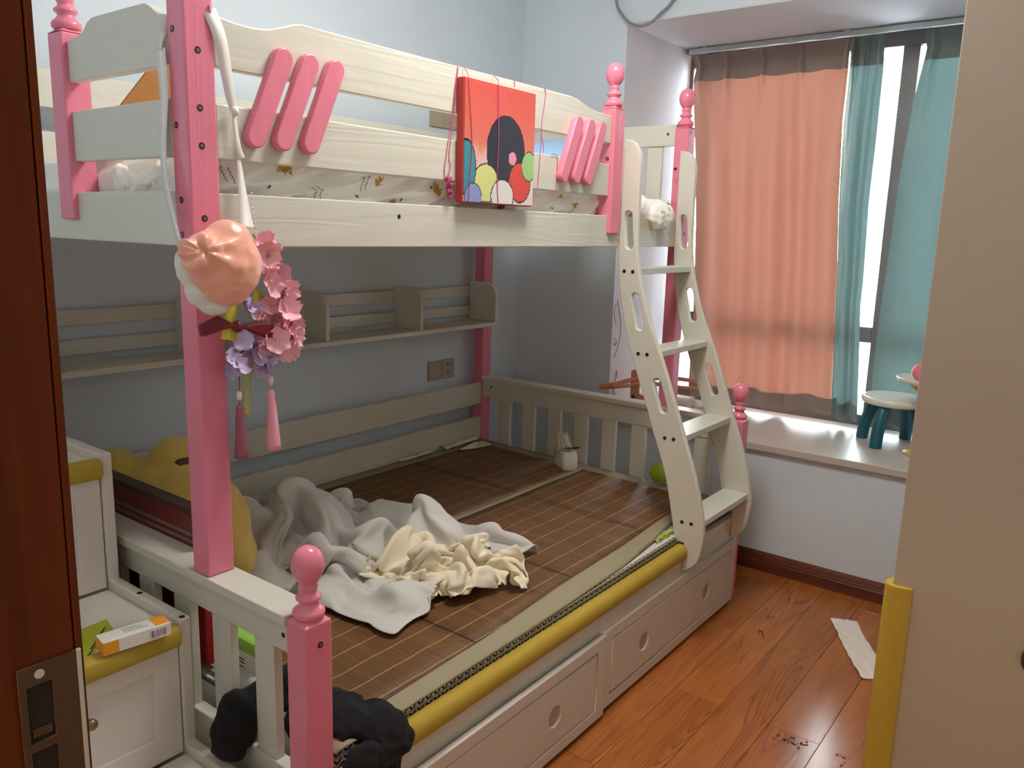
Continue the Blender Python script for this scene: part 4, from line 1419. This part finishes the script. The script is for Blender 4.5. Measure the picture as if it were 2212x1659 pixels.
# ================================================================== upper mattress with printed sheet
def ysheet(x, z):
    t = (z - 1.385) / 0.135
    bulge = 0.020 * math.sin(math.pi * min(1, max(0, t)))
    f = ridged(x * 8.0 - z * 26.0, z * 6.0 + x * 2.0, 2.0)
    f2 = ridged(x * 19.0 - z * 50.0, z * 9.0, 6.0)
    return 1.449 - 0.027 * max(0.0, f) ** 1.3 - 0.0055 * max(0.0, f2)


um = thing('mattress', 'upper bunk mattress in a crumpled white sheet printed with crowns', 'mattress', (1.86, 1.88, 1.381))
rows = []
zz = [1.384 + 0.136 * j / 26 for j in range(27)]
for i in range(481):
    x = 0.915 + (2.845 - 0.915) * i / 480
    col = [(x, ysheet(x, z), z) for z in zz]
    top_y = [1.47, 1.55, 1.7, 1.9, 2.1, 2.30]
    col += [(x, y, 1.522 + 0.012 * mnoise.noise(Vector((x * 4, y * 4, 9)))) for y in top_y] + [(x, 2.335, 1.49), (x, 2.34, 1.39)]
    rows.append(col[::-1])
sheet = MB().grid(rows[::-1])
nr_, nc_ = 181, len(rows[0])
sheet.build('fitted_sheet', 'sheet', um)
MB().box(0.918, 2.842, 1.480, 2.325, 1.3815, 1.500).build('mattress_core', 'sheet', um, 0.01)
rows = []
for j in range(41):
    y = 1.46 + (2.33 - 1.46) * j / 40
    rows.append([(0.912 - 0.018 * math.sin(math.pi * k / 12) - 0.012 * ridged(y * 4 + k * 0.2, k * 0.3, 4.0), y, 1.384 + 0.138 * k / 12) for k in range(13)])
MB().grid([r[::-1] for r in rows]).build('sheet_end', 'sheet', um)


def decal(name, poly, cx_, cz, mt_, sc=1.0, ang=0.0):
    ca, sa = math.cos(ang), math.sin(ang)
    vs = []
    for px, pz in poly:
        x = cx_ + (px * ca - pz * sa) * sc
        z = cz + (px * sa + pz * ca) * sc
        vs.append((x, ysheet(x, z) - 0.0012, z))
    n_ = len(vs)
    c = (cx_, ysheet(cx_, cz) - 0.0014, cz)
    MB().add([c] + vs, [(0, 1 + (i + 1) % n_, 1 + i)[::-1] for i in range(n_)]).build(name, mt_, um)


CROWN = [(-0.014, -0.012), (0.014, -0.012), (0.018, 0.014), (0.008, 0.004), (0.0, 0.017), (-0.008, 0.004), (-0.018, 0.014)]
STAR = [((0.0055 if i % 2 == 0 else 0.0022) * math.sin(math.pi * i / 5), (0.0055 if i % 2 == 0 else 0.0022) * math.cos(math.pi * i / 5)) for i in range(10)]


def sheet_at(u, v):
    p = W(u, v, 1, 1.43)
    return p.x, p.z


for u, v, sc, a in ((613, 364, 1.1, 3.0), (820, 392, 1.0, 0.3), (940, 410, 1.3, -0.5), (855, 437, 0.7, 0.2), (1237, 441, 1.3, 2.5), (1085, 446, 1.0, 0.4), (1215, 424, 0.5, 0.3)):
    x, z = sheet_at(u, v)
    decal('crown_print', CROWN, x, z, 'mustard_print', sc * 0.8, a)
for u, v in ((770, 424), (870, 432), (580, 404), (928, 405), (1190, 450)):
    x, z = sheet_at(u, v)
    decal('star_print', STAR, x, z, 'ink', 1.0, 0.2)
for u, v in ((483, 375), (497, 380), (780, 398), (790, 396), (678, 422), (690, 418)):
    x, z = sheet_at(u, v)
    P = [(x + 0.0022 * math.sin(k * 1.9) + 0.0003 * k, 0, z + 0.016 - 0.0022 * k) for k in range(15)]
    P = [(p[0], ysheet(p[0], p[2]) - 0.0010, p[2]) for p in P]
    MB().tube(P, 0.0006, 4).build('script_print', 'ink', um)

# the sheet's gathered corner spilling over the rail beside the ladder
o = remesh_blob([((2.62, 1.425, 1.475), (0.075, 0.045, 0.035), None), ((2.70, 1.420, 1.470), (0.06, 0.05, 0.040), None), ((2.66, 1.372, 1.452), (0.070, 0.018, 0.040), None), ((2.62, 1.47, 1.50), (0.08, 0.05, 0.03), None), ((2.735, 1.40, 1.462), (0.045, 0.032, 0.036), None)], 0.007, 'bunched_sheet', 'sheet', None, 0.010, 20.0, 2)
tag(o, 'bunched white crown-printed sheet spilling over the rail between ladder posts', 'sheet')
for (u, v), sc in (((1432, 463), 1.0), ((1405, 484), 0.7)):
    p = W(u, v, 1, 1.352)
    ORG[o.name] = o.location.copy()
    MB().prism([(p.x + a * 0.8 * sc, p.z + c * 0.8 * sc) for a, c in CROWN], 'y', 1.351, 1.3535).build('crown_print', 'mustard_print', o)
# pillowcase corner at the stairs end
o = remesh_blob([((0.905, 1.66, 1.470), (0.022, 0.075, 0.026), None), ((0.905, 1.58, 1.490), (0.020, 0.05, 0.020), None), ((0.90, 1.73, 1.475), (0.018, 0.05, 0.034), None)], 0.006, 'pillowcase', 'sheet', None, 0.008, 26.0, 2)
tag(o, 'rumpled white pillowcase corner behind the guard at the stairs end', 'pillowcase')

# cardboard sheet and blue cushion on the upper bunk
cbp = [(1.10, 1.525), (1.62, 1.525), (1.62, 1.83), (1.22, 1.83)]
q0, q1 = W(315, 155, 1, 1.80), W(258, 228, 1, 1.80)
cb = MB().prism([(q1.x - 0.06, q1.z - 0.075), (q1.x + 0.17, 1.54), (q0.x + 0.105, q0.z + 0.03), (q0.x + 0.02, q0.z + 0.025)], 'y', 1.795, 1.803)
tag(cb.build('cardboard_sheet', 'cardboard', None, 0.001), 'brown cardboard sheet standing on the upper bunk behind the end guard', 'cardboard')
o = MB().ellipsoid((2.62, 1.80, 1.632), (0.22, 0.16, 0.098), 32, 18)
o.v = [(x, y, z + 0.01 * mnoise.noise(Vector((x * 9, y * 9, z * 9)))) for x, y, z in o.v]
tag(o.build('cushion', 'blue_cloth'), 'puffy sky blue cushion lying on the upper bunk', 'cushion')

# ================================================================== picture and pink thread on the guard
cv = thing('bead_picture', 'red bead-embroidered canvas tied to the upper guard boards', 'picture', (1.7165, 1.374, 1.461))
MB().box(1.568, 1.866, 1.3625, 1.386, 1.461, 1.762).build('canvas_frame', 'canvas_edge', cv, 0.003)
o = MB().box(1.571, 1.8645, 1.3605, 1.3635, 1.4635, 1.7605).build('beadwork', 'canvas', cv, org=(1.7165, 1.362, 1.461))

thr = thing('pink_thread', 'pink thread wound over the guard boards around the red picture', 'thread', (1.72, 1.36, 1.45))
def wire(pts, y=1.3585, r=0.0011):
    P = spline([W(u, v, 1, yy) for (u, v, yy) in [(p + (y,))[:3] if len(p) == 2 else p for p in pts]], 6)
    MB().tube(P, r, 5).build('strand', 'thread', thr)


yb_ = 1.3855
wire([(990, 141, yb_), (983, 190, yb_), (978, 240, yb_), (972, 280, yb_), (965, 330, yb_), (960, 372, yb_), (964, 392, yb_)])
wire([(990, 141, yb_), (981, 240, yb_), (974, 300, yb_), (970, 340, yb_), (973, 358, yb_), (968, 382, yb_)])
wire([(1002, 145, yb_), (1010, 158, 1.372), (1013, 172), (1017, 240), (1020, 320), (1014, 400), (1012, 438)])
wire([(1064, 160, yb_), (1074, 172, 1.372), (1077, 185), (1077, 300), (1074, 380), (1076, 438)])
wire([(1110, 172, yb_), (1112, 180, yb_), (1112, 187, yb_)])
wire([(1176, 190, yb_), (1179, 205, yb_), (1171, 260, yb_), (1169, 300, yb_), (1165, 360, yb_), (1160, 410, yb_), (1152, 440, 1.37)])
wire([(1168, 288, yb_), (1173, 312, yb_), (1174, 330, yb_)])
wire([(1191, 334, yb_), (1198, 333, yb_), (1204, 340, yb_), (1203, 370, yb_), (1200, 410, yb_), (1193, 418, yb_), (1185, 416, yb_)])
rng = random.Random(5)
tg = []
p0 = W(967, 380, 1, 1.380)
for i in range(70):
    t = i / 69
    tg.append(p0 + Vector((0.010 * math.sin(i * 2.3) + rng.uniform(-.003, .003) + 0.010 * t, rng.uniform(-0.006, 0.003), -0.050 * t + 0.006 * math.cos(i * 1.7))))
MB().tube(spline(tg, 3), 0.0012, 5).build('tangle', 'thread', thr)

# ================================================================== hanging pouch and flower garland
hp = thing('satin_pouch', 'peach satin pouch hung on a white ribbon from the bunk post', 'pouch', (0.86, 1.33, 1.22))
c0 = W(478, 572, 1, 1.318)


def pouch_warp(p):
    d = p - c0
    knot = c0 + Vector((-0.066, -0.034, 0.030))
    e = p - knot
    r = e.length
    a = math.atan2(e.z, e.x)
    crease = math.exp(-(r / 0.075) ** 2)
    p = p + d.normalized() * (0.005 * crease * math.sin(a * 7.0 + 2.0 * math.sin(a * 2)))
    p = p - d.normalized() * (0.016 * math.exp(-(r / 0.016) ** 2))
    return p


remesh_blob([(c0 + Vector((0.008, 0, 0)), (0.070, 0.050, 0.070), None), (c0 + Vector((0.016, 0, 0.034)), (0.046, 0.040, 0.046), None), (c0 + Vector((-0.045, -0.014, 0.018)), (0.040, 0.034, 0.036), None), (c0 + Vector((-0.068, -0.014, 0.026)), (0.022, 0.022, 0.020), None), (c0 + Vector((0.010, 0, -0.030)), (0.052, 0.042, 0.046), None)],
            0.0042, 'pouch_body', 'peach_satin', hp, 0.0025, 18.0, 6, pouch_warp)
remesh_blob([(c0 + Vector((-0.056, 0.016, 0.000)), (0.022, 0.020, 0.038), None), (c0 + Vector((-0.036, 0.014, -0.045)), (0.026, 0.022, 0.030), None), (c0 + Vector((-0.010, 0.010, -0.076)), (0.030, 0.020, 0.016), None)],
            0.005, 'felt_lining', 'tissue', hp, 0.002, 60, 3)


def ribbon(pts, wid, name, mt_, parent, side=Vector((1, 0, 0)), twist=0.0):
    P = spline(pts, 6)
    rows = []
    n_ = len(P)
    for i, p in enumerate(P):
        a = twist * i / (n_ - 1)
        t = (P[min(i + 1, n_ - 1)] - P[max(i - 1, 0)]).normalized()
        s = (side - t * side.dot(t)).normalized()
        s = Matrix.Rotation(a, 3, t) @ s
        w_ = wid[0] + (wid[1] - wid[0]) * i / (n_ - 1) if isinstance(wid, tuple) else wid
        rows.append([p - s * w_ / 2, p + s * w_ / 2])
    return MB().grid(rows).build(name, mt_, parent, solid=0.0008)


ys = 1.378
ribbon([Vector((0.893, 1.386, 1.772)), W(473, 75, 1, ys), W(486, 140, 1, ys), W(497, 205, 1, ys), W(506, 240, 1, ys)], (0.030, 0.014), 'ribbon_strap', 'white_satin', hp, Vector((1, 0, 0)), 0.5)
ribbon([W(506, 236, 1, ys), W(508, 275, 1, ys - 0.002), W(515, 320, 1, ys - 0.003), W(523, 343, 1, ys - 0.003)], (0.008, 0.013), 'ribbon_strap', 'white_satin', hp, Vector((1, 0, 0)), 0.4)
MB().ellipsoid(W(507, 240, 1, ys - 0.004), (0.008, 0.007, 0.009), 12, 8).build('ribbon_knot', 'white_satin', hp)
ribbon([W(516, 346, 1, ys), W(522, 400, 1, 1.372), W(528, 450, 1, 1.364), W(534, 492, 1, 1.352)], (0.008, 0.030), 'organza_strap', 'white_satin', hp)
for i in range(9):
    p = W(543 + i * 1.2, 418 + i * 10.5, 1, 1.366 - 0.0015 * i)
    MB().ellipsoid(p, (0.0022, 0.0022, 0.0022), 8, 6).build('pearl', 'bead', hp)
ribbon([Vector((0.834, 1.452, 1.700)), W(354, 200, 0, 0.833), W(352, 300, 0, 0.830), W(356, 380, 0, 0.826), W(371, 460, 0, 0.822), W(389, 530, 0, 0.818)], (0.034, 0.022), 'ribbon_strap', 'white_satin', hp, Vector((0, 1, 0)), 0.3)
# the strap's turn around the back of the post
ribbon([Vector((0.893, 1.382, 1.770)), Vector((0.9025, 1.40, 1.777)), Vector((0.9025, 1.442, 1.778)), Vector((0.870, 1.4415, 1.770)), Vector((0.836, 1.4415, 1.735)), Vector((0.834, 1.452, 1.700))], 0.018, 'ribbon_strap', 'white_satin', hp, Vector((0, 0, 1)))

ga = thing('flower_garland', 'pink and lilac silk flower garland with tassels hanging beside the peach pouch', 'garland', (0.98, 1.35, 0.936))
def blossom_mesh(name, mt_, npet, R, cup, notch, seed):
    b_ = MB()
    r_ = random.Random(seed)
    for k in range(npet):
        a = 2 * math.pi * k / npet + r_.uniform(-.15, .15)
        rot = Matrix.Rotation(a, 3, 'Z')
        rows = []
        for i in range(6):
            t = i / 5
            wd_ = R * 0.62 * math.sin(math.pi * (0.12 + 0.80 * t) ** 0.9)
            row = []
            for j in range(5):
                s = j / 4 * 2 - 1
                x = R * t * (1 - (notch * (1 - abs(s)) if i == 5 else 0))
                z = R * cup * t * t + 0.12 * R * math.sin(s * 3 + k) * t
                row.append(rot @ Vector((x, wd_ * s, z)))
            rows.append(row)
        b_.grid(rows)
    b_.ellipsoid((0, 0, 0.001), (R * 0.14, R * 0.14, R * 0.12), 8, 6)
    me, _ = b_.mesh(name, Vector((0, 0, 0)))
    me.materials.append(MAT[mt_])
    return me


pinks = [blossom_mesh('pink_blossom', 'pink_petal', 5, 0.024, 0.55, 0.12, 1), blossom_mesh('pink_blossom', 'pink_petal', 6, 0.026, 0.75, 0.05, 2)]
spiky = blossom_mesh('pink_blossom', 'pink_petal', 9, 0.027, 0.35, 0.3, 3)
lils = [blossom_mesh('lilac_blossom', 'lilac_petal', 5, 0.021, 0.5, 0.12, 4), blossom_mesh('lilac_blossom', 'lilac_petal', 6, 0.019, 0.7, 0.1, 5)]
rng = random.Random(11)


def bloom(me, name, p, sc):
    o_ = bpy.data.objects.new(name, me)
    COL.objects.link(o_)
    place(o_, p, ga)
    # face outwards towards the room
    v = Vector((rng.uniform(-.7, .8), -1, rng.uniform(-.5, .6))).normalized()
    o_.rotation_mode = 'QUATERNION'
    o_.rotation_quaternion = v.to_track_quat('Z', 'Y') @ Matrix.Rotation(rng.uniform(0, 6), 3, 'Z').to_quaternion()
    o_.scale = (sc,) * 3


path = [(568, 525), (588, 548), (580, 575), (604, 590), (592, 622), (617, 628), (600, 655), (620, 672), (590, 690), (614, 705), (634, 700), (600, 735), (627, 738), (640, 728), (612, 752), (575, 545), (582, 600), (608, 640), (582, 660), (600, 700), (580, 722), (562, 745), (545, 740), (625, 755)]
for i, (u, v) in enumerate(path):
    p = W(u + rng.uniform(-3, 3), v, 1, 1.352 + rng.uniform(-0.020, 0.018))
    me = spiky if i in (1, 12, 13, 23) else pinks[i % 2]
    bloom(me, 'pink_blossom', p, rng.uniform(0.85, 1.1))
for i, (u, v) in enumerate([(510, 745), (525, 765), (500, 778), (540, 752), (520, 792), (575, 785), (562, 800), (497, 800), (532, 660), (545, 670), (525, 735), (555, 770), (585, 770)]):
    p = W(u, v, 1, 1.352 + rng.uniform(-0.012, 0.016))
    bloom(lils[i % 2], 'lilac_blossom', p, rng.uniform(0.85, 1.1))
stem = spline([W(548, 505, 1, 1.372), W(575, 560, 1, 1.368), W(598, 640, 1, 1.370), W(600, 710, 1, 1.370), W(585, 760, 1, 1.368)], 6)
MB().tube(stem, 0.003, 6).build('stem', 'pale_green', ga)
MB().tube(spline([W(600, 715, 1, 1.370), W(560, 742, 1, 1.370), W(505, 775, 1, 1.366)], 6), 0.003, 6).build('stem', 'pale_green', ga)
# ribbons, bow, tassels
ribbon([W(497, 640, 1, 1.362), W(496, 680, 1, 1.350), W(497, 705, 1, 1.346), W(494, 735, 1, 1.344)], (0.026, 0.034), 'yellow_ribbon', 'yellow_satin', ga)
ribbon([W(556, 625, 1, 1.366), W(553, 660, 1, 1.356), W(545, 692, 1, 1.350)], 0.016, 'yellow_ribbon', 'yellow_satin', ga)
ribbon([W(540, 770, 1, 1.362), W(534, 830, 1, 1.362), W(532, 900, 1, 1.362)], 0.018, 'green_ribbon', 'pale_green', ga)
ctr = W(514, 705, 1, 1.336)
for s, pts in ((-1, [(514, 705), (470, 682), (428, 703), (434, 728), (480, 712)]), (1, [(514, 705), (560, 697), (588, 698), (585, 735), (540, 716)])):
    q = [W(u, v, 1, 1.338) for u, v in pts]
    b_ = MB()
    f_ = [(p.x, p.z) for p in q]
    b_.prism(f_, 'y', 1.331, 1.343)
    b_.build('bow_loop', 'maroon', ga, 0.003, 2)
MB().ellipsoid(ctr, (0.010, 0.010, 0.012), 12, 8).build('bow_knot', 'maroon', ga)
for i in range(5):
    MB().ellipsoid(W(555 + i * 4, 690 - (i % 3) * 6, 1, 1.345), (0.0045, 0.0045, 0.0045), 10, 6).build('berry', 'pink_plastic', ga)


def tassel(u, vtop, vbead, vhead, vbot, ubot, mt_, beadm):
    a, bd, hd, e = W(u, vtop, 1, 1.360), W(u, vbead, 1, 1.360), W(u, vhead, 1, 1.360), W(ubot, vbot, 1, 1.360)
    t = MB().tube([a, hd], 0.0012, 6).build('cord', mt_, ga)
    MB().ellipsoid(bd, (0.006, 0.006, 0.010), 12, 8).build('bead', beadm, ga)
    L = e - hd
    rs = [0.005, 0.0075, 0.006, 0.0075, 0.011, 0.0135, 0.0135]
    P = [hd + L * k for k in (0.0, 0.05, 0.12, 0.2, 0.5, 0.9, 1.0)]
    b_ = MB().tube(P, rs, 14)
    b_.v = [tuple(Vector(p) + Vector((0.0008 * math.sin(i * 2.1), 0.0008 * math.cos(i * 1.7), 0))) for i, p in enumerate(b_.v)]
    b_.build('tassel', mt_, ga)


tassel(517, 800, 855, 876, 988, 523, 'plum_tassel', 'bead')
tassel(585, 775, 822, 842, 970, 592, 'pink_tassel', 'bead')

# ================================================================== on the stairs
mbx = thing('medicine_box', 'long white and orange medicine box with barcode on the stair step', 'box', (0.71, 1.455, ZS[1]))
pa, pb = W(226, 1420, 2, ZS[1] + 0.012), W(372, 1372, 2, ZS[1] + 0.012)
dirv = Vector((pb.x - pa.x, pb.y - pa.y, 0))
L = dirv.length
ang = math.atan2(dirv.y, dirv.x)
bx0 = Vector((pa.x, pa.y + 0.002, ZS[1] + 0.0125))
rotm = Matrix.Rotation(ang, 3, 'Z')


def obox(x0, x1, y0, y1, z0, z1):
    b_ = MB().box(x0, x1, y0, y1, z0, z1)
    b_.v = [tuple(rotm @ Vector(p) + bx0) for p in b_.v]
    return b_


obox(0, L, 0, 0.042, 0, 0.026).build('carton', 'white_plastic', mbx, 0.001)
obox(-0.0004, L * 0.22, -0.0006, 0.0002, 0.001, 0.0255).build('orange_end', 'orange_print', mbx)
obox(-0.0006, 0.0002, 0.001, 0.041, 0.001, 0.0255).build('orange_end', 'orange_print', mbx)
obox(L * 0.78, L - 0.001, 0.004, 0.041, 0.0258, 0.0264).build('orange_corner', 'orange_print', mbx)
obox(L * 0.68, L * 0.92, -0.0007, 0.0002, 0.006, 0.020).build('barcode', 'barcode', mbx)
for k in range(3):
    obox(L * 0.35, L * (0.70 - 0.06 * k), 0.016 + 0.007 * k, 0.018 + 0.007 * k, 0.0258, 0.0263).build('print_line', 'cable', mbx)
gc = thing('paper_card', 'yellow-green card lying under the end of the medicine box', 'card', (0.655, 1.49, ZS[1]))
q = [W(u, v, 2, ZS[1] + 0.001) for u, v in ((168, 1362), (230, 1338), (246, 1362), (205, 1428), (180, 1440), (160, 1430))]
poly = [(p.x, max(p.y, 1.446)) for p in q]
MB().prism(poly, 'z', ZS[1] + 0.0008, ZS[1] + 0.0016).build('card_sheet', 'yellow_green', gc)
for (u0, v0), (u1, v1) in (((226, 1356), (196, 1402)), ((208, 1392), (188, 1420))):
    a, c = W(u0, v0, 2, ZS[1] + 0.0022), W(u1, v1, 2, ZS[1] + 0.0022)
    MB().tube([a, (a + c) / 2 + Vector((0.001, 0.001, 0)), c], 0.0014, 5).build('leaf_drawing', 'ink', gc)

# ================================================================== wardrobe
wr = thing('wardrobe', 'tall cream wardrobe with a dark knob beside the doorway', 'wardrobe', (2.3, 0.0, 0.0))
MB().box(1.768, 2.95, YR + 0.001, 0.291, 0.06, 2.30).build('carcass', 'wardrobe', wr, 0.002)
MB().box(1.75, 1.768, YR + 0.001, 0.311, 0.0, 2.30).build('side_panel', 'wardrobe', wr, 0.002)
MB().box(1.769, 2.93, YR + 0.02, 0.27, 0.0, 0.06).build('plinth', 'wardrobe', wr)
for x0, x1 in ((1.7695, 2.1485), (2.1515, 2.5485), (2.5515, 2.9497)):
    dd = MB().box(x0, x1, 0.2915, 0.311, 0.065, 2.295).build('door', 'wardrobe', wr, 0.002)
    MB().box(x1 - 0.05, x1 - 0.038, 0.311, 0.330, 1.0, 1.14).build('handle', 'alu', dd, 0.003)
MB().ellipsoid(W(2221, 1425, 0, 1.742), (0.010, 0.012, 0.024), 16, 10).build('knob', 'dark_rim', wr)

# ================================================================== on the bay sill
ts = thing('toy_stool', 'small round white toy stool with teal legs on the bay sill', 'stool', (3.62, 0.725, ZSILL))
sx, sy, zt = 3.620, 0.722, 0.752
MB().lathe(sx, sy, [(0.118, zt - 0.030), (0.128, zt - 0.026), (0.133, zt - 0.014), (0.131, zt - 0.003), (0.124, zt + 0.001), (0.116, zt - 0.003), (0.02, zt - 0.006)], 48).build('seat', 'white_plastic', ts)
for bx, by in ((3.492, 0.752), (3.642, 0.842), (3.748, 0.692), (3.598, 0.602)):
    tx, ty = sx + (bx - sx) * 0.62, sy + (by - sy) * 0.62
    P = [Vector((tx, ty, zt - 0.028)), Vector((tx + (bx - tx) * 0.45, ty + (by - ty) * 0.45, zt - 0.070)), Vector((tx + (bx - tx) * 0.85, ty + (by - ty) * 0.85, zt - 0.130)), Vector((bx, by, ZSILL + 0.020)), Vector((bx, by, ZSILL + 0.0005))]
    MB().tube(spline(P, 5), 0.0245, 16).build('leg', 'teal_plastic', ts, 0.003)
tt = thing('toy_tray_stand', 'white toy tray on a yellow pedestal with a coral pink toy part', 'toy', (3.50, 0.545, ZSILL))
tc_ = Vector((3.50, 0.588, 0))
MB().lathe(tc_.x, tc_.y, [(0.085, 0.838), (0.104, 0.842), (0.118, 0.862), (0.112, 0.865), (0.098, 0.852), (0.01, 0.850)], 36).build('tray', 'white_plastic', tt)
MB().lathe(tc_.x, tc_.y, [(0.022, ZSILL + 0.018), (0.022, 0.800), (0.050, 0.815), (0.072, 0.8378)], 24).build('pedestal', 'yellow_plastic', tt)
MB().lathe(tc_.x, tc_.y, [(0.060, ZSILL + 0.0005), (0.060, ZSILL + 0.010), (0.030, ZSILL + 0.018)], 24).build('foot', 'yellow_plastic', tt)
MB().ellipsoid((3.50, 0.600, 0.886), (0.042, 0.052, 0.040), 20, 12).build('pink_toy_part', 'pink_plastic', tt)

pk = thing('peach_toy_rack', 'peach wooden rack with curved bands on the bay sill behind the ladder', 'toy', (3.30, 1.77, ZSILL))
p = W(1371, 832, 0, 3.30)
MB().prism([(p.y - 0.020, ZSILL + 0.0005), (p.y + 0.022, ZSILL + 0.0005), (p.y + 0.024, 0.760), (p.y + 0.010, 0.770), (p.y - 0.020, 0.765)], 'x', 3.300, 3.316).build('upright', 'peach_wood', pk, 0.003)
MB().prism([(p.y - 0.080, ZSILL + 0.0005), (p.y - 0.022, ZSILL + 0.0005), (p.y - 0.022, 0.660), (p.y - 0.080, 0.640)], 'x', 3.302, 3.318).build('side_panel', 'peach_wood', pk, 0.003)
MB().prism(circle(p.y + 0.002, 0.625, 0.014, 20, 0.030), 'x', 3.2985, 3.3005).build('oval_plate', 'screw_ring', pk)
MB().prism(circle(p.y + 0.006, 0.635, 0.006, 14, 0.010), 'x', 3.2975, 3.2988).build('oval_hole', 'screw', pk)


def band(pts, w_):
    P = spline(pts, 6)
    rows = [[q - Vector((0, 0, w_ / 2)), q + Vector((0, 0, w_ / 2))] for q in P]
    MB().grid(rows).build('curved_band', 'peach_wood', pk, solid=0.004)


band([W(1295, 836, 0, 3.17), W(1330, 829, 0, 3.20), W(1360, 821, 0, 3.26), W(1378, 818, 0, 3.297), W(1420, 816, 0, 3.36), W(1462, 818, 0, 3.42), W(1500, 823, 0, 3.45), W(1530, 828, 0, 3.47)], 0.020)
band([W(1295, 837, 0, 3.172), W(1330, 835, 0, 3.20), W(1362, 832, 0, 3.26), W(1380, 827, 0, 3.297), W(1420, 830, 0, 3.36), W(1462, 836, 0, 3.42), W(1500, 839, 0, 3.45), W(1530, 838, 0, 3.47)], 0.018)
wp = MB().box(3.60, 3.68, 1.64, 1.76, ZSILL + 0.0005, ZSILL + 0.055)
tag(wp.build('paper_packet', 'paper', None, 0.012, 3), 'small white paper packet on the bay sill below the peach curtain', 'packet')

# ================================================================== on the floor
ptsf = [(1793, 1336), (1823, 1337), (1851, 1343), (1872, 1385), (1896, 1420), (1925, 1460), (1926, 1470), (1862, 1466), (1840, 1430), (1815, 1385)]
L0, L1 = [(1793, 1336), (1806, 1362), (1818, 1388), (1832, 1415), (1846, 1441), (1862, 1467)], [(1852, 1343), (1862, 1366), (1876, 1390), (1892, 1415), (1908, 1442), (1922, 1468)]
E0 = spline([W(u, v, 2, 0.002) for u, v in L0], 8)
E1 = spline([W(u, v, 2, 0.002) for u, v in L1], 8)
rows = []
for i, (a, c) in enumerate(zip(E0, E1)):
    k = 0.004 * mnoise.noise(Vector((i * 0.35, 7.0, 0.0)))
    rows.append([a.lerp(c, j / 14) + Vector((k, k, 0.0008 + 0.008 * abs(mnoise.noise(Vector((i * 0.16 + j * 0.05, j * 0.22, 4.0)))))) for j in range(15)])
b_ = MB().grid(rows)
tag(b_.build('paper_strip', 'paper', None, solid=0.0010), 'creased white paper strip lying on the wooden floor', 'paper')
P = spline([W(1638, 1368, 2, 0.002), W(1640, 1363, 2, 0.003), W(1646, 1364, 2, 0.003), W(1648, 1372, 2, 0.002), W(1649, 1378, 2, 0.002)], 6)
tag(MB().tube(P, 0.0016, 6).build('hair_tie', 'dark_rim'), 'tiny dark hooked hair tie on the floor near the drawers', 'hair tie')
rng = random.Random(21)
for (u, v, n_, sp_) in ((1690, 1595, 16, 14), (1712, 1605, 16, 13), (1738, 1612, 8, 9), (1676, 1588, 6, 6), (1820, 1635, 3, 5), (1822, 1652, 3, 4), (1806, 1632, 2, 4)):
    c = W(u, v, 2, 0.0)
    b_ = MB()
    for k in range(n_):
        q = W(u + rng.gauss(0, sp_), v + rng.gauss(0, sp_ * 0.45), 2, 0.0)
        r_ = rng.uniform(0.0015, 0.006)
        a0 = rng.uniform(0, 6)
        pl_ = [(q.x + r_ * rng.uniform(.5, 1.5) * math.cos(a0 + t), q.y + r_ * rng.uniform(.3, 1.0) * math.sin(a0 + t), 0.0006) for t in [i * math.pi / 3.5 for i in range(7)]]
        b_.add(pl_, [tuple(range(7))])
    b_.build('dried_stain', 'stain', floor)
